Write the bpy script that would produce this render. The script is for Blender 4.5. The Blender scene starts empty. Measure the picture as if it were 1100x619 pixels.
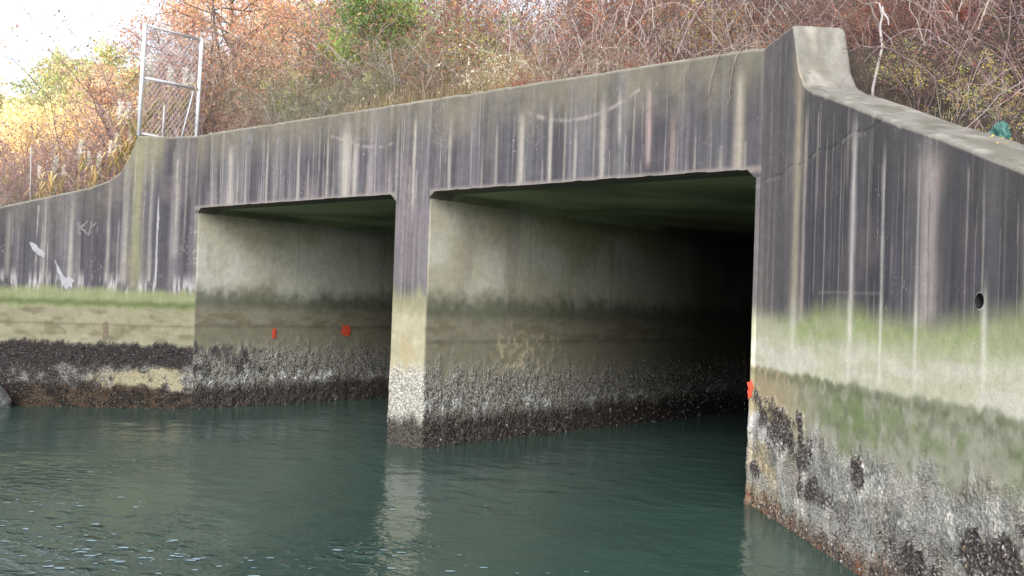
import bpy, math, random
import numpy as np
from mathutils import Vector, Matrix

random.seed(7)
RNG = np.random.default_rng(11)
SC = bpy.context.scene
COL = SC.collection

# ------------------------------------------------------------------ helpers
def link(o, parent=None):
    COL.objects.link(o)
    if parent is not None:
        o.parent = parent
    return o

def tag(o, label=None, cat=None, group=None, kind=None):
    if label: o['label'] = label
    if cat: o['category'] = cat
    if group: o['group'] = group
    if kind: o['kind'] = kind
    return o

def empty(name, loc=(0, 0, 0), rz=0.0):
    o = bpy.data.objects.new(name, None)
    o.empty_display_size = 0.2
    o.location = loc
    o.rotation_euler = (0, 0, rz)
    return link(o)

def mesh_obj(name, verts, faces, mat, parent=None, col=None, attrs=None, smooth=False):
    me = bpy.data.meshes.new(name)
    me.from_pydata([tuple(v) for v in verts] if not isinstance(verts, np.ndarray) else verts.tolist(), [], faces)
    me.update()
    if col is not None:
        a = me.color_attributes.new('paint', 'FLOAT_COLOR', 'POINT')
        c = np.ones((len(me.vertices), 4), dtype=np.float32)
        c[:, :3] = np.asarray(col, dtype=np.float32)
        a.data.foreach_set('color', c.ravel())
    if attrs:
        for k, v in attrs.items():
            a = me.attributes.new(k, 'FLOAT', 'POINT')
            a.data.foreach_set('value', np.asarray(v, dtype=np.float32).ravel())
    if smooth is True:
        me.polygons.foreach_set('use_smooth', [True] * len(me.polygons))
    elif smooth is not False:
        me.polygons.foreach_set('use_smooth', smooth)
    me.materials.append(mat)
    o = bpy.data.objects.new(name, me)
    return link(o, parent)

class MB:
    """collects geometry for one mesh"""
    def __init__(self):
        self.v = []; self.f = []; self.c = []
    def tube(self, pts, r0, r1=None, sides=4, col=(1, 1, 1), cap=False):
        r1 = r0 if r1 is None else r1
        n = len(pts); b = len(self.v)
        pts = [Vector(p) for p in pts]
        ref = Vector((0.31, 0.2, 0.93))
        for i, p in enumerate(pts):
            d = (pts[min(i + 1, n - 1)] - pts[max(i - 1, 0)])
            if d.length < 1e-7: d = Vector((0, 0, 1))
            d.normalize()
            a = d.cross(ref)
            if a.length < .1: a = d.cross(Vector((1, 0, 0)))
            a.normalize(); e = d.cross(a)
            r = r0 + (r1 - r0) * i / max(1, n - 1)
            for k in range(sides):
                t = 2 * math.pi * k / sides
                self.v.append(p + a * (r * math.cos(t)) + e * (r * math.sin(t)))
                self.c.append(col)
        for i in range(n - 1):
            for k in range(sides):
                k2 = (k + 1) % sides
                self.f.append((b + i * sides + k, b + i * sides + k2, b + (i + 1) * sides + k2, b + (i + 1) * sides + k))
        if cap:
            self.f.append(tuple(b + k for k in reversed(range(sides))))
            self.f.append(tuple(b + (n - 1) * sides + k for k in range(sides)))
    def poly(self, pts, col=(1, 1, 1)):
        b = len(self.v)
        for p in pts:
            self.v.append(Vector(p)); self.c.append(col)
        self.f.append(tuple(range(b, b + len(pts))))
    def build(self, name, mat, parent=None, smooth=False):
        return mesh_obj(name, self.v, self.f, mat, parent, col=self.c, smooth=smooth)

# ------------------------------------------------------------------ numpy noise
def _h(xi, yi, seed):
    x = (xi.astype(np.int64) * 374761393 + yi.astype(np.int64) * 668265263 + seed * 974634777) & 0xFFFFFFFF
    x = ((x ^ (x >> 13)) * 1274126177) & 0xFFFFFFFF
    x = ((x ^ (x >> 15)) * 2246822519) & 0xFFFFFFFF
    x = x ^ (x >> 16)
    return x.astype(np.float64) / 4294967295.0

def vn(x, y, seed=0):
    x = np.asarray(x, float); y = np.asarray(y, float)
    x, y = np.broadcast_arrays(x, y)
    xi = np.floor(x); yi = np.floor(y)
    fx = x - xi; fy = y - yi
    fx = fx * fx * (3 - 2 * fx); fy = fy * fy * (3 - 2 * fy)
    xi = xi.astype(np.int64); yi = yi.astype(np.int64)
    a = _h(xi, yi, seed); b = _h(xi + 1, yi, seed); c = _h(xi, yi + 1, seed); d = _h(xi + 1, yi + 1, seed)
    return (a * (1 - fx) + b * fx) * (1 - fy) + (c * (1 - fx) + d * fx) * fy

def fbm(x, y, seed=0, o=4):
    s = 0.0; a = .5; t = 0.0
    for i in range(o):
        s = s + a * vn(np.asarray(x) * 2 ** i + 13.7 * i, np.asarray(y) * 2 ** i + 7.3 * i, seed + i * 17)
        t += a; a *= .5
    return s / t

def ss(a, b, x):
    t = np.clip((x - a) / (b - a), 0, 1)
    return t * t * (3 - 2 * t)

def mix(c, col, a):
    a = np.clip(a, 0, 1)[..., None]
    return c * (1 - a) + np.asarray(col, float) * a

def srgb(r, g, b):
    f = lambda v: (v / 255.0 / 12.92) if v / 255.0 <= .04045 else ((v / 255.0 + .055) / 1.055) ** 2.4
    return np.array([f(r), f(g), f(b)])

GAIN = .80          # albedo = display colour * GAIN under this daylight
def dc(r, g, b): return srgb(r, g, b) * GAIN
INNER = 2.35          # brightens the barrel wall colour in place of light reaching inside

# ------------------------------------------------------------------ materials
def new_mat(name):
    m = bpy.data.materials.new(name); m.use_nodes = True
    nt = m.node_tree; nt.nodes.clear()
    out = nt.nodes.new('ShaderNodeOutputMaterial')
    b = nt.nodes.new('ShaderNodeBsdfPrincipled')
    nt.links.new(b.outputs[0], out.inputs[0])
    return m, nt, b, out

def node(nt, t, **kw):
    n = nt.nodes.new(t)
    for k, v in kw.items():
        if hasattr(n, k): setattr(n, k, v)
    return n

def noise(nt, vec, scale, detail=4, rough=.55):
    n = nt.nodes.new('ShaderNodeTexNoise')
    n.inputs['Scale'].default_value = scale
    n.inputs['Detail'].default_value = detail
    n.inputs['Roughness'].default_value = rough
    if vec is not None: nt.links.new(vec, n.inputs['Vector'])
    return n

def maprange(nt, sock, a, b, c, d):
    n = nt.nodes.new('ShaderNodeMapRange')
    n.inputs[1].default_value = a; n.inputs[2].default_value = b
    n.inputs[3].default_value = c; n.inputs[4].default_value = d
    nt.links.new(sock, n.inputs[0])
    return n.outputs[0]

def math_n(nt, op, a, b):
    n = nt.nodes.new('ShaderNodeMath'); n.operation = op
    for i, s in enumerate((a, b)):
        if isinstance(s, (int, float)): n.inputs[i].default_value = s
        else: nt.links.new(s, n.inputs[i])
    return n.outputs[0]

def mulcol(nt, col, fac):
    n = nt.nodes.new('ShaderNodeVectorMath'); n.operation = 'SCALE'
    nt.links.new(col, n.inputs[0]); nt.links.new(fac, n.inputs['Scale'])
    return n.outputs[0]

def concrete_material():
    m, nt, b, out = new_mat('weathered_concrete')
    tc = nt.nodes.new('ShaderNodeTexCoord'); vec = tc.outputs['Object']
    at = node(nt, 'ShaderNodeAttribute', attribute_name='paint')
    cr = node(nt, 'ShaderNodeAttribute', attribute_name='crust')
    # fine mottling
    n1 = noise(nt, vec, 9, 6, .65); n2 = noise(nt, vec, 70, 4, .7)
    f1 = maprange(nt, n1.outputs[0], .25, .75, .82, 1.18)
    f2 = maprange(nt, n2.outputs[0], .25, .75, .84, 1.16)
    c = mulcol(nt, mulcol(nt, at.outputs['Color'], f1), f2)
    # crust mottling (barnacle scale)
    vo = nt.nodes.new('ShaderNodeTexVoronoi'); vo.inputs['Scale'].default_value = 34
    nt.links.new(vec, vo.inputs['Vector'])
    n3 = noise(nt, vec, 26, 5, .7)
    cm = math_n(nt, 'MULTIPLY', maprange(nt, vo.outputs['Distance'], .1, .75, 1.45, .35),
                maprange(nt, n3.outputs[0], .3, .7, .5, 1.5))
    # mix 1 -> cm by crust
    mx = node(nt, 'ShaderNodeMix'); mx.data_type = 'FLOAT'
    nt.links.new(cr.outputs['Fac'], mx.inputs[0]); mx.inputs[2].default_value = 1.0
    nt.links.new(cm, mx.inputs[3])
    c = mulcol(nt, c, mx.outputs[0])
    # air-hole pits
    vp = nt.nodes.new('ShaderNodeTexVoronoi'); vp.inputs['Scale'].default_value = 11
    nt.links.new(vec, vp.inputs['Vector'])
    pit = maprange(nt, vp.outputs['Distance'], .035, .06, .45, 1.0)
    c = mulcol(nt, c, pit)
    nt.links.new(c, b.inputs['Base Color'])
    rr = maprange(nt, cr.outputs['Fac'], 0, 1, .88, .62)
    nt.links.new(rr, b.inputs['Roughness'])
    b.inputs['Specular IOR Level'].default_value = .3
    h1 = math_n(nt, 'MULTIPLY', n2.outputs[0], .35)
    h1 = math_n(nt, 'ADD', h1, math_n(nt, 'MULTIPLY', n1.outputs[0], .5))
    h2 = math_n(nt, 'MULTIPLY', math_n(nt, 'MULTIPLY', cm, cr.outputs['Fac']), 1.6)
    bp = nt.nodes.new('ShaderNodeBump'); bp.inputs['Strength'].default_value = .55; bp.inputs['Distance'].default_value = .02
    nt.links.new(math_n(nt, 'ADD', h1, h2), bp.inputs['Height'])
    nt.links.new(bp.outputs[0], b.inputs['Normal'])
    return m

def attr_material(name, rough=.7, transl=0.0, vary=.25, spec=.3, scale=30, gain=1.0):
    m, nt, b, out = new_mat(name)
    at = node(nt, 'ShaderNodeAttribute', attribute_name='paint')
    tc = nt.nodes.new('ShaderNodeTexCoord')
    n1 = noise(nt, tc.outputs['Object'], scale, 3)
    c = mulcol(nt, at.outputs['Color'], maprange(nt, n1.outputs[0], .25, .75, 1 - vary, 1 + vary))
    oi = nt.nodes.new('ShaderNodeObjectInfo')
    c = mulcol(nt, c, maprange(nt, oi.outputs['Random'], 0, 1, .85 * gain, 1.15 * gain))
    nt.links.new(c, b.inputs['Base Color'])
    b.inputs['Roughness'].default_value = rough
    b.inputs['Specular IOR Level'].default_value = spec
    if transl > 0:
        tr = nt.nodes.new('ShaderNodeBsdfTranslucent'); nt.links.new(c, tr.inputs[0])
        ms = nt.nodes.new('ShaderNodeMixShader'); ms.inputs[0].default_value = transl
        nt.links.new(b.outputs[0], ms.inputs[1]); nt.links.new(tr.outputs[0], ms.inputs[2])
        nt.links.new(ms.outputs[0], out.inputs[0])
    return m

def flat_material(name, col, rough=.6, metal=0.0, scale=20, vary=.2, bump=.2):
    m, nt, b, out = new_mat(name)
    tc = nt.nodes.new('ShaderNodeTexCoord')
    n1 = noise(nt, tc.outputs['Object'], scale, 5, .6)
    rgb = nt.nodes.new('ShaderNodeRGB'); rgb.outputs[0].default_value = (*col, 1)
    nt.links.new(mulcol(nt, rgb.outputs[0], maprange(nt, n1.outputs[0], .25, .75, 1 - vary, 1 + vary)), b.inputs['Base Color'])
    b.inputs['Roughness'].default_value = rough; b.inputs['Metallic'].default_value = metal
    bp = nt.nodes.new('ShaderNodeBump'); bp.inputs['Strength'].default_value = bump; bp.inputs['Distance'].default_value = .01
    nt.links.new(n1.outputs[0], bp.inputs['Height']); nt.links.new(bp.outputs[0], b.inputs['Normal'])
    return m

def water_material():
    m, nt, b, out = new_mat('tidal_water')
    tc = nt.nodes.new('ShaderNodeTexCoord')
    mp = nt.nodes.new('ShaderNodeMapping'); nt.links.new(tc.outputs['Object'], mp.inputs[0])
    mp.inputs['Rotation'].default_value = (0, 0, math.radians(-41)); mp.inputs['Scale'].default_value = (.8, 1.15, 1)
    v = mp.outputs[0]
    n0 = noise(nt, v, .9, 2, .5); n1 = noise(nt, v, 3.6, 3, .55); n2 = noise(nt, v, 13, 3, .6)
    big = noise(nt, tc.outputs['Object'], .22, 3, .5)
    cr = nt.nodes.new('ShaderNodeValToRGB')
    cr.color_ramp.elements[0].position = .3; cr.color_ramp.elements[0].color = (.028, .057, .050, 1)
    cr.color_ramp.elements[1].position = .7; cr.color_ramp.elements[1].color = (.042, .080, .067, 1)
    nt.links.new(big.outputs[0], cr.inputs[0]); nt.links.new(cr.outputs[0], b.inputs['Base Color'])
    b.inputs['Roughness'].default_value = .09
    b.inputs['IOR'].default_value = 1.333
    gust = maprange(nt, noise(nt, tc.outputs['Object'], .35, 2, .5).outputs[0], .35, .65, .45, 1.25)
    h = math_n(nt, 'ADD', math_n(nt, 'MULTIPLY', n0.outputs[0], 1.3), math_n(nt, 'MULTIPLY', n1.outputs[0], .8))
    h = math_n(nt, 'ADD', h, math_n(nt, 'MULTIPLY', n2.outputs[0], .22))
    h = math_n(nt, 'MULTIPLY', h, gust)
    # wind-ruffled patches near the open channel
    ruf = None
    for (cx, cy, r) in ((2.7, -5.9, 1.9), (-.6, -4.9, 1.6), (4.2, -4.3, .8), (-4, -9, 4.5)):
        ds = nt.nodes.new('ShaderNodeVectorMath'); ds.operation = 'DISTANCE'
        nt.links.new(tc.outputs['Object'], ds.inputs[0]); ds.inputs[1].default_value = (cx, cy, 0)
        mk = maprange(nt, ds.outputs['Value'], r * .25, r, 1, 0)
        ruf = mk if ruf is None else math_n(nt, 'MAXIMUM', ruf, mk)
    n4 = noise(nt, v, 7.5, 2, .5)
    crest = math_n(nt, 'POWER', maprange(nt, n4.outputs[0], .35, .78, 0, 1), 2.0)
    patch = maprange(nt, noise(nt, v, 1.5, 3, .6).outputs[0], .42, .62, 0, 1)
    h = math_n(nt, 'ADD', h, math_n(nt, 'MULTIPLY', math_n(nt, 'MULTIPLY', crest, ruf), math_n(nt, 'MULTIPLY', patch, 1.6)))
    bp = nt.nodes.new('ShaderNodeBump'); bp.inputs['Strength'].default_value = 1.0; bp.inputs['Distance'].default_value = .023
    nt.links.new(h, bp.inputs['Height']); nt.links.new(bp.outputs[0], b.inputs['Normal'])
    return m

def soil_material():
    m, nt, b, out = new_mat('leaf_litter_ground')
    tc = nt.nodes.new('ShaderNodeTexCoord'); v = tc.outputs['Object']
    n1 = noise(nt, v, 1.3, 6, .65); n2 = noise(nt, v, 24, 5, .7)
    cr = nt.nodes.new('ShaderNodeValToRGB')
    e = cr.color_ramp.elements
    e[0].position = .3; e[0].color = (.030, .022, .02, 1)
    e[1].position = .75; e[1].color = (.11, .085, .06, 1)
    x = e.new(.55); x.color = (.06, .045, .036, 1)
    nt.links.new(n1.outputs[0], cr.inputs[0])
    nt.links.new(mulcol(nt, cr.outputs[0], maprange(nt, n2.outputs[0], .3, .7, .5, 1.5)), b.inputs['Base Color'])
    b.inputs['Roughness'].default_value = .95
    bp = nt.nodes.new('ShaderNodeBump'); bp.inputs['Distance'].default_value = .06
    nt.links.new(n2.outputs[0], bp.inputs['Height']); nt.links.new(bp.outputs[0], b.inputs['Normal'])
    return m

M_CON = concrete_material()
M_SHELL = attr_material('shell_crust', .5, 0, .35, .4, 60)
M_BARK = attr_material('twig_bark', .85, 0, .3, .2, 14, 1.0)
M_LEAF = attr_material('autumn_leaf', .65, .4, .25, .25, 9, 1.55)
M_GRASS = attr_material('dry_grass', .8, .3, .25, .2, 5)
M_WATER = water_material()
M_SOIL = soil_material()
M_GALV = flat_material('galvanised_steel', (.66, .68, .72), .5, .0, 14, .18, .05)
M_WIRE = flat_material('galvanised_wire', (.5, .51, .54), .6, .0, 14, .15, .05)
M_ORANGE = flat_material('orange_spray_paint', (.60, .075, .035), .8, 0, 22, .2, .1)
M_WHITE = flat_material('white_lime_splash', (.31, .31, .335), .8, 0, 18, .22, .2)
M_GREYMARK = flat_material('faded_chalk_mark', (.155, .148, .158), .9, 0, 40, .35, .1)
M_TEAL = flat_material('teal_plastic', (.06, .17, .15), .5, 0, 9, .25, .3)
M_ROCK = flat_material('barnacled_rock', (.15, .155, .16), .85, 0, 16, .6, 1.0)
M_DARK = flat_material('dark_pipe', (.015, .014, .013), .9, 0, 16, .3, .2)
M_DEADWOOD = flat_material('bleached_dead_wood', (.42, .39, .39), .8, 0, 18, .3, .4)
M_RUST = flat_material('rust_stain', (.145, .115, .085), .9, 0, 30, .4, .3)

# ------------------------------------------------------------------ dimensions (metres, water at z = 0)
HS, HT, PW, HAUNCH = 3.44, 4.70, .34, .085
XL, XR = -5.30, 5.12           # opening edges
JL, JR = -5.40, 5.19           # wing wall joints
LA, RA = .85, .788             # wing wall flare
TL = 30.0                      # barrel length
ZB = -.9

def soffit(x):
    def one(a, b):
        d = min(x - a, b - x)
        if d < 0: return None
        return HS - max(0.0, HAUNCH - d)
    for a, b in ((XL, -PW), (PW, XR)):
        s = one(a, b)
        if s is not None: return s
    return HS - HAUNCH

LTOP = [(0, 4.69), (.5, 4.645), (.99, 4.64), (1.03, 4.50), (1.12, 4.23), (1.24, 4.0), (1.42, 3.845), (1.72, 3.715), (2.45, 3.51), (3.18, 3.316), (8.2, 2.0)]
RTOP = [(0, 4.70), (.5, 4.70), (.84, 4.69), (.92, 4.50), (1.02, 4.25), (1.17, 4.06), (1.42, 3.94), (1.88, 3.79), (2.98, 3.40), (3.75, 3.145), (4.83, 2.755), (9.2, 1.2)]
def interp(tab):
    xs = [a for a, b in tab]; ys = [b for a, b in tab]
    return lambda t: float(np.interp(t, xs, ys))
ltop, rtop = interp(LTOP), interp(RTOP)

def lw(t, s=0.0, z=0.0):   # point on the left wing wall, s behind its face
    return Vector((JL - math.cos(LA) * t - math.sin(LA) * s, -math.sin(LA) * t + math.cos(LA) * s, z))
def rw(t, s=0.0, z=0.0):
    return Vector((JR + math.cos(RA) * t + math.sin(RA) * s, -math.sin(RA) * t + math.cos(RA) * s, z))

# ------------------------------------------------------------------ weathering
DARK = dc(74, 72, 79); MID = dc(117, 115, 121); LIGHT = dc(176, 168, 164)

def streaks(u, z, top, seed, lst, dark=1.0, moss=.72):
    w = u + .012 * (vn(z * 1.7, u * 3, seed + 5) - .5)
    n1 = fbm(w * .9, z * .22, seed, 3)
    s1 = fbm(w * 7, z * .3, seed + 1, 4)
    s2 = fbm(w * 33, z * .7, seed + 2, 3)
    a = ss(.36, .70, .52 * s1 + .26 * n1 + .22 * s2)
    c = np.zeros(u.shape + (3,)) + DARK
    c = mix(c, MID, a * dark * .85)
    pur = fbm(w * 1.7, z * .5, seed + 9, 3)
    c = c * (1 + (pur[..., None] - .5) * np.array([.04, -.03, .07]))
    th = ss(.70, .88, vn(w * 13, z * .10, seed + 3)) * ss(.25, .75, fbm(w * 5, z * 1.2, seed + 4, 3))
    c = mix(c, LIGHT, th * .45)
    th2 = ss(.74, .9, vn(w * 37, z * .16, seed + 13)) * ss(.35, .7, fbm(w * 3, z * .9, seed + 14, 3))
    c = mix(c, LIGHT, th2 * .5)
    # mineral film, cloudy
    cl = ss(.52, .78, fbm(u * 2.2, z * 1.6, seed + 20, 5))
    c = mix(c, dc(132, 124, 126), cl * .3)
    for (u0, wd, z0, z1, st, col) in lst:
        wob = u0 + .02 * (vn(z * 1.3, np.zeros_like(z) + u0 * 9, seed + 30) - .5)
        wid = wd * (.75 + .5 * vn(z * 2.1 + u0, u * 0, seed + 31))
        g = np.exp(-((u - wob) / wid) ** 2) * ss(z1 + .02, z1 - .35, z) * ss(z0 - .12, z0 + .08, z)
        g *= .55 + .6 * fbm(u * 45, z * 1.1, seed + 32, 3)
        c = mix(c, col, np.clip(g, 0, 1) * st)
    # sharp runs, each starting at its own point and thinning out
    rr_ = np.random.default_rng(seed)
    ulo, uhi = float(u.min()), float(u.max())
    for k in range(int((uhi - ulo) * 8)):
        u0 = rr_.uniform(ulo, uhi); wd = rr_.choice([.006, .008, .010, .016]); tp = rr_.choice([0.0, 0.0, .3, .7]) + rr_.uniform(0, .25); ln = rr_.uniform(.3, 2.2)
        pale = rr_.random() < .6; st = rr_.uniform(.2, .65)
        i0 = np.where(np.abs(u[:, 0] - u0) < wd * 2.5)[0]
        if len(i0) == 0: continue
        a_, b_ = i0.min(), i0.max() + 1
        uu = u[a_:b_]; zz = z[a_:b_]; tt = top[a_:b_]
        f = (tt - tp - zz) / ln
        g = ss(1.0, .55, np.abs(uu + .006 * np.sin(zz * 5 + k) - u0) / (wd * (1.15 - .7 * np.clip(f, 0, 1)))) * ss(0, .04, f) * ss(1, .7, f)
        g = g * (.5 + .7 * vn(uu * 90, zz * 9, seed + k))
        c[a_:b_] = mix(c[a_:b_], LIGHT if pale else dc(58, 54, 58), g * st)
    # speckles of lime
    sp = ss(.86, .90, vn(u * 80, z * 80, seed + 40)) * ss(.60, .75, fbm(u * 2, z * 2, seed + 41, 3))
    c = mix(c, dc(176, 174, 176), sp * .55)
    tb = ss(-.80, -.02, (z - top) + .55 * (fbm(u * 5, z * .6, seed + 50, 4) - .5))
    c = mix(c, dc(132, 127, 110), tb * moss * (.35 + .9 * fbm(u * 9, z * 4, seed + 51, 4)))
    te = ss(-.035, -.012, z - top)
    c = mix(c, dc(172, 168, 152), te * .5)
    return c

def jag(u, seed, amp=.1, f=14):
    return amp * (2 * fbm(u * f, u * 0, seed, 4) - 1)

def blob(u, z, u0, z0, ru, rz, seed):
    d = ((u - u0) / ru) ** 2 + ((z - z0) / rz) ** 2
    return ss(1.35, .35, d + 1.9 * (fbm(u * 8, z * 6, seed, 5) - .5) * 2)

LW_ = dc(186, 180, 172); WARM = dc(168, 158, 138); GRN = dc(140, 145, 105)

def paint_front(u, z, top):      # headwall and pier face
    L = [(-4.36, .085, 3.2, 4.55, .85, LW_), (-4.15, .03, 3.2, 4.3, .6, LW_), (-3.93, .02, 3.2, 4.5, .5, LW_), (-3.35, .03, 3.2, 4.6, .6, LW_), (-2.55, .03, 3.2, 4.5, .75, LW_),
         (-2.3, .02, 3.2, 4.2, .6, LW_), (-1.42, .11, 3.3, 4.62, .95, dc(180, 174, 166)), (-1.22, .05, 3.3, 4.4, .8, LW_), (-1.85, .02, 3.3, 4.6, .6, LW_), (-.32, .025, 3.2, 4.6, .45, LW_),
         (.02, .028, 3.1, 4.62, .9, LW_), (.7, .03, 3.2, 4.55, .5, LW_), (-4.9, .02, 3.2, 4.5, .5, LW_),
         (1.52, .02, 3.3, 4.35, .5, LW_), (1.93, .045, 3.3, 4.5, .9, LW_), (2.40, .028, 3.3, 4.55, .8, LW_), (2.78, .02, 3.3, 4.2, .6, LW_), (2.62, .02, 3.3, 4.5, .4, LW_),
         (3.17, .035, 3.3, 4.5, .9, LW_), (3.40, .02, 3.9, 4.6, .6, LW_), (3.80, .028, 3.6, 4.62, .85, dc(180, 160, 158)), (4.12, .03, 3.4, 4.2, .6, dc(165, 145, 138)),
         (4.93, .045, 3.3, 4.62, .95, dc(180, 172, 158)), (4.72, .02, 3.3, 3.8, .5, LW_), (-.16, .02, 2.0, 3.3, .5, LW_), (.18, .015, 2.2, 3.3, .5, LW_)]
    c = streaks(u, z, top, 100, L)
    # pale mineral fringe low on the left half, faint scuffed arcs
    c = mix(c, dc(160, 150, 152), ss(.2, -.35, z - 3.8) * ss(.45, .65, fbm(u * 12, z * .8, 160, 4)) * ss(1.5, 0, u) * .3)
    ar = 4.18 + .22 * ((u - 2.75) / .85) ** 2
    c = mix(c, dc(165, 156, 156), np.exp(-((z - ar) / .022) ** 2) * (np.abs(u - 2.75) < .92) * ss(.35, .6, fbm(u * 9, z * 9, 161, 4)) * .8)
    ar = 4.27 + .14 * np.sin(u * 2.2)
    c = mix(c, dc(165, 156, 160), np.exp(-((z - ar) / .02) ** 2) * (np.abs(u + .9) < .9) * ss(.45, .6, fbm(u * 9, z * 9, 162, 4)) * .6)
    c = mix(c, dc(150, 142, 138), ss(.06, .012, np.abs(z - HS)) * (np.abs(u) > PW) * .7)
    crust = np.zeros_like(u); mus = np.zeros_like(u); bar = np.zeros_like(u)
    # pier below
    p = ss(2.25, 1.95, z + jag(u, 170, .1, 10))
    c = mix(c, dc(124, 117, 123), ss(3.4, 3.2, z) * ss(2.0, 2.3, z) * .75 * (.6 + .5 * fbm(u * 18, z * .5, 171, 3)))
    c = mix(c, dc(150, 150, 120), p * .85)
    y = ss(1.95, 1.72, z + jag(u, 172, .07))
    c = mix(c, dc(172, 167, 142) * (.8 + .35 * fbm(u * 5, z * 7, 173, 4))[..., None], y * .95)
    c = mix(c, dc(172, 150, 108), y * ss(.45, .75, fbm(u * 3, z * 3, 174, 4)) * .5)
    w = ss(1.18, .92, z + jag(u, 175, .1))
    c = mix(c, dc(200, 197, 188), w)
    d = ss(.48, .28, z + jag(u, 176, .14, 7))
    c = mix(c, dc(88, 83, 77), d)
    crust = np.clip(w * .75 + d * .2, 0, 1); bar = w * (1 - d); mus = d * .55
    return c, crust, mus, bar

def paint_inner(u, z, top, left=False):   # barrel wall, u = distance in from the mouth
    sd = 300 if left else 400
    g = fbm(u * .8, z * .9, sd, 5)
    c = np.zeros(u.shape + (3,)) + dc(152, 151, 142)
    c = mix(c, dc(128, 125, 108), ss(.4, .7, g) * .8)
    c = mix(c, dc(118, 124, 80), ss(.9, 2.6, u) * ss(2.6, 3.1, z) * ss(.35, .6, fbm(u * .9, z * 1.4, sd + 1, 4)) * .6)
    c = mix(c, dc(104, 98, 90), ss(.55, .75, fbm(u * 5, z * .7, sd + 2, 4)) * .35)
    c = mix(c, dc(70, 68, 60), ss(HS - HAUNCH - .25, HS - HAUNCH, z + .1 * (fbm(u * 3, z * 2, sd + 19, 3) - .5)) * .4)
    for k in range(1, 9):       # formwork joints
        c = mix(c, dc(80, 76, 66), np.exp(-((u - 2.14 * k - .004) / .012) ** 2) * (z > 1.6) * .3)
    dg = ss(2.24, 1.86, z + jag(u, sd + 3, .10, 3) + .22 * (fbm(u * 8, z * 8, sd + 4, 4) - .5))
    c = mix(c, dc(62, 66, 52), dg * .85)
    gb = ss(1.84, 1.66, z + jag(u, sd + 5, .05, 5))
    c = mix(c, dc(104, 101, 88), gb)
    c = mix(c, dc(86, 82, 66), gb * ss(.4, .7, fbm(u * 3, z * 10, sd + 6, 4)) * .8)
    c = mix(c, dc(66, 62, 54), np.exp(-((z - 1.42) / .03) ** 2) * .5)
    ob = ss(1.46, 1.3, z + jag(u, sd + 7, .06, 6))
    c = mix(c, dc(99, 97, 83), ob * .9)
    lo = jag(u, sd + 8, .14, 7)
    w = ss(1.22, .74, z + lo + .35 * (fbm(u * 9, z * 9, sd + 9, 4) - .5))
    c = mix(c, dc(126, 124, 121), w * (.45 + .65 * fbm(u * 6, z * 6, sd + 10, 4)))
    wl = np.exp(-((z - .5 + lo * .6) / .09) ** 2) * ss(.5, .62, fbm(u * 8, z * 5, sd + 11, 4))
    c = mix(c, dc(205, 210, 215), wl * .55)
    d = ss(.54, .28, z + jag(u, sd + 12, .10, 6))
    c = mix(c, dc(62, 57, 54), d)
    mus = d * .8 + w * .25; bar = w * (1 - d) * .9
    if left:
        j = blob(u, z, .35, .88, .75, .30, 350) + blob(u, z, 1.0, .75, .35, .3, 351)
        j = np.clip(j, 0, 1) * ss(.35, .65, fbm(u * 7, z * 6, 352, 5)) * .8
        c = mix(c, dc(52, 50, 54), j); mus = np.clip(mus + j, 0, 1); bar = bar * (1 - j)
    else:
        j = blob(u, z, 2.1, 1.25, .7, .35, 450) * ss(.45, .6, fbm(u * 14, z * 14, 451, 3))
        c = mix(c, dc(150, 142, 118), j * .5)
    crust = np.clip(w + d * .6, 0, 1)
    c = np.minimum(c * INNER, .70) * (1 - .88 * ss(1.2, 7.8, u))[..., None]     # tunnel light falloff painted into the colour, darker away from the mouth
    return c, crust, mus, bar

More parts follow.
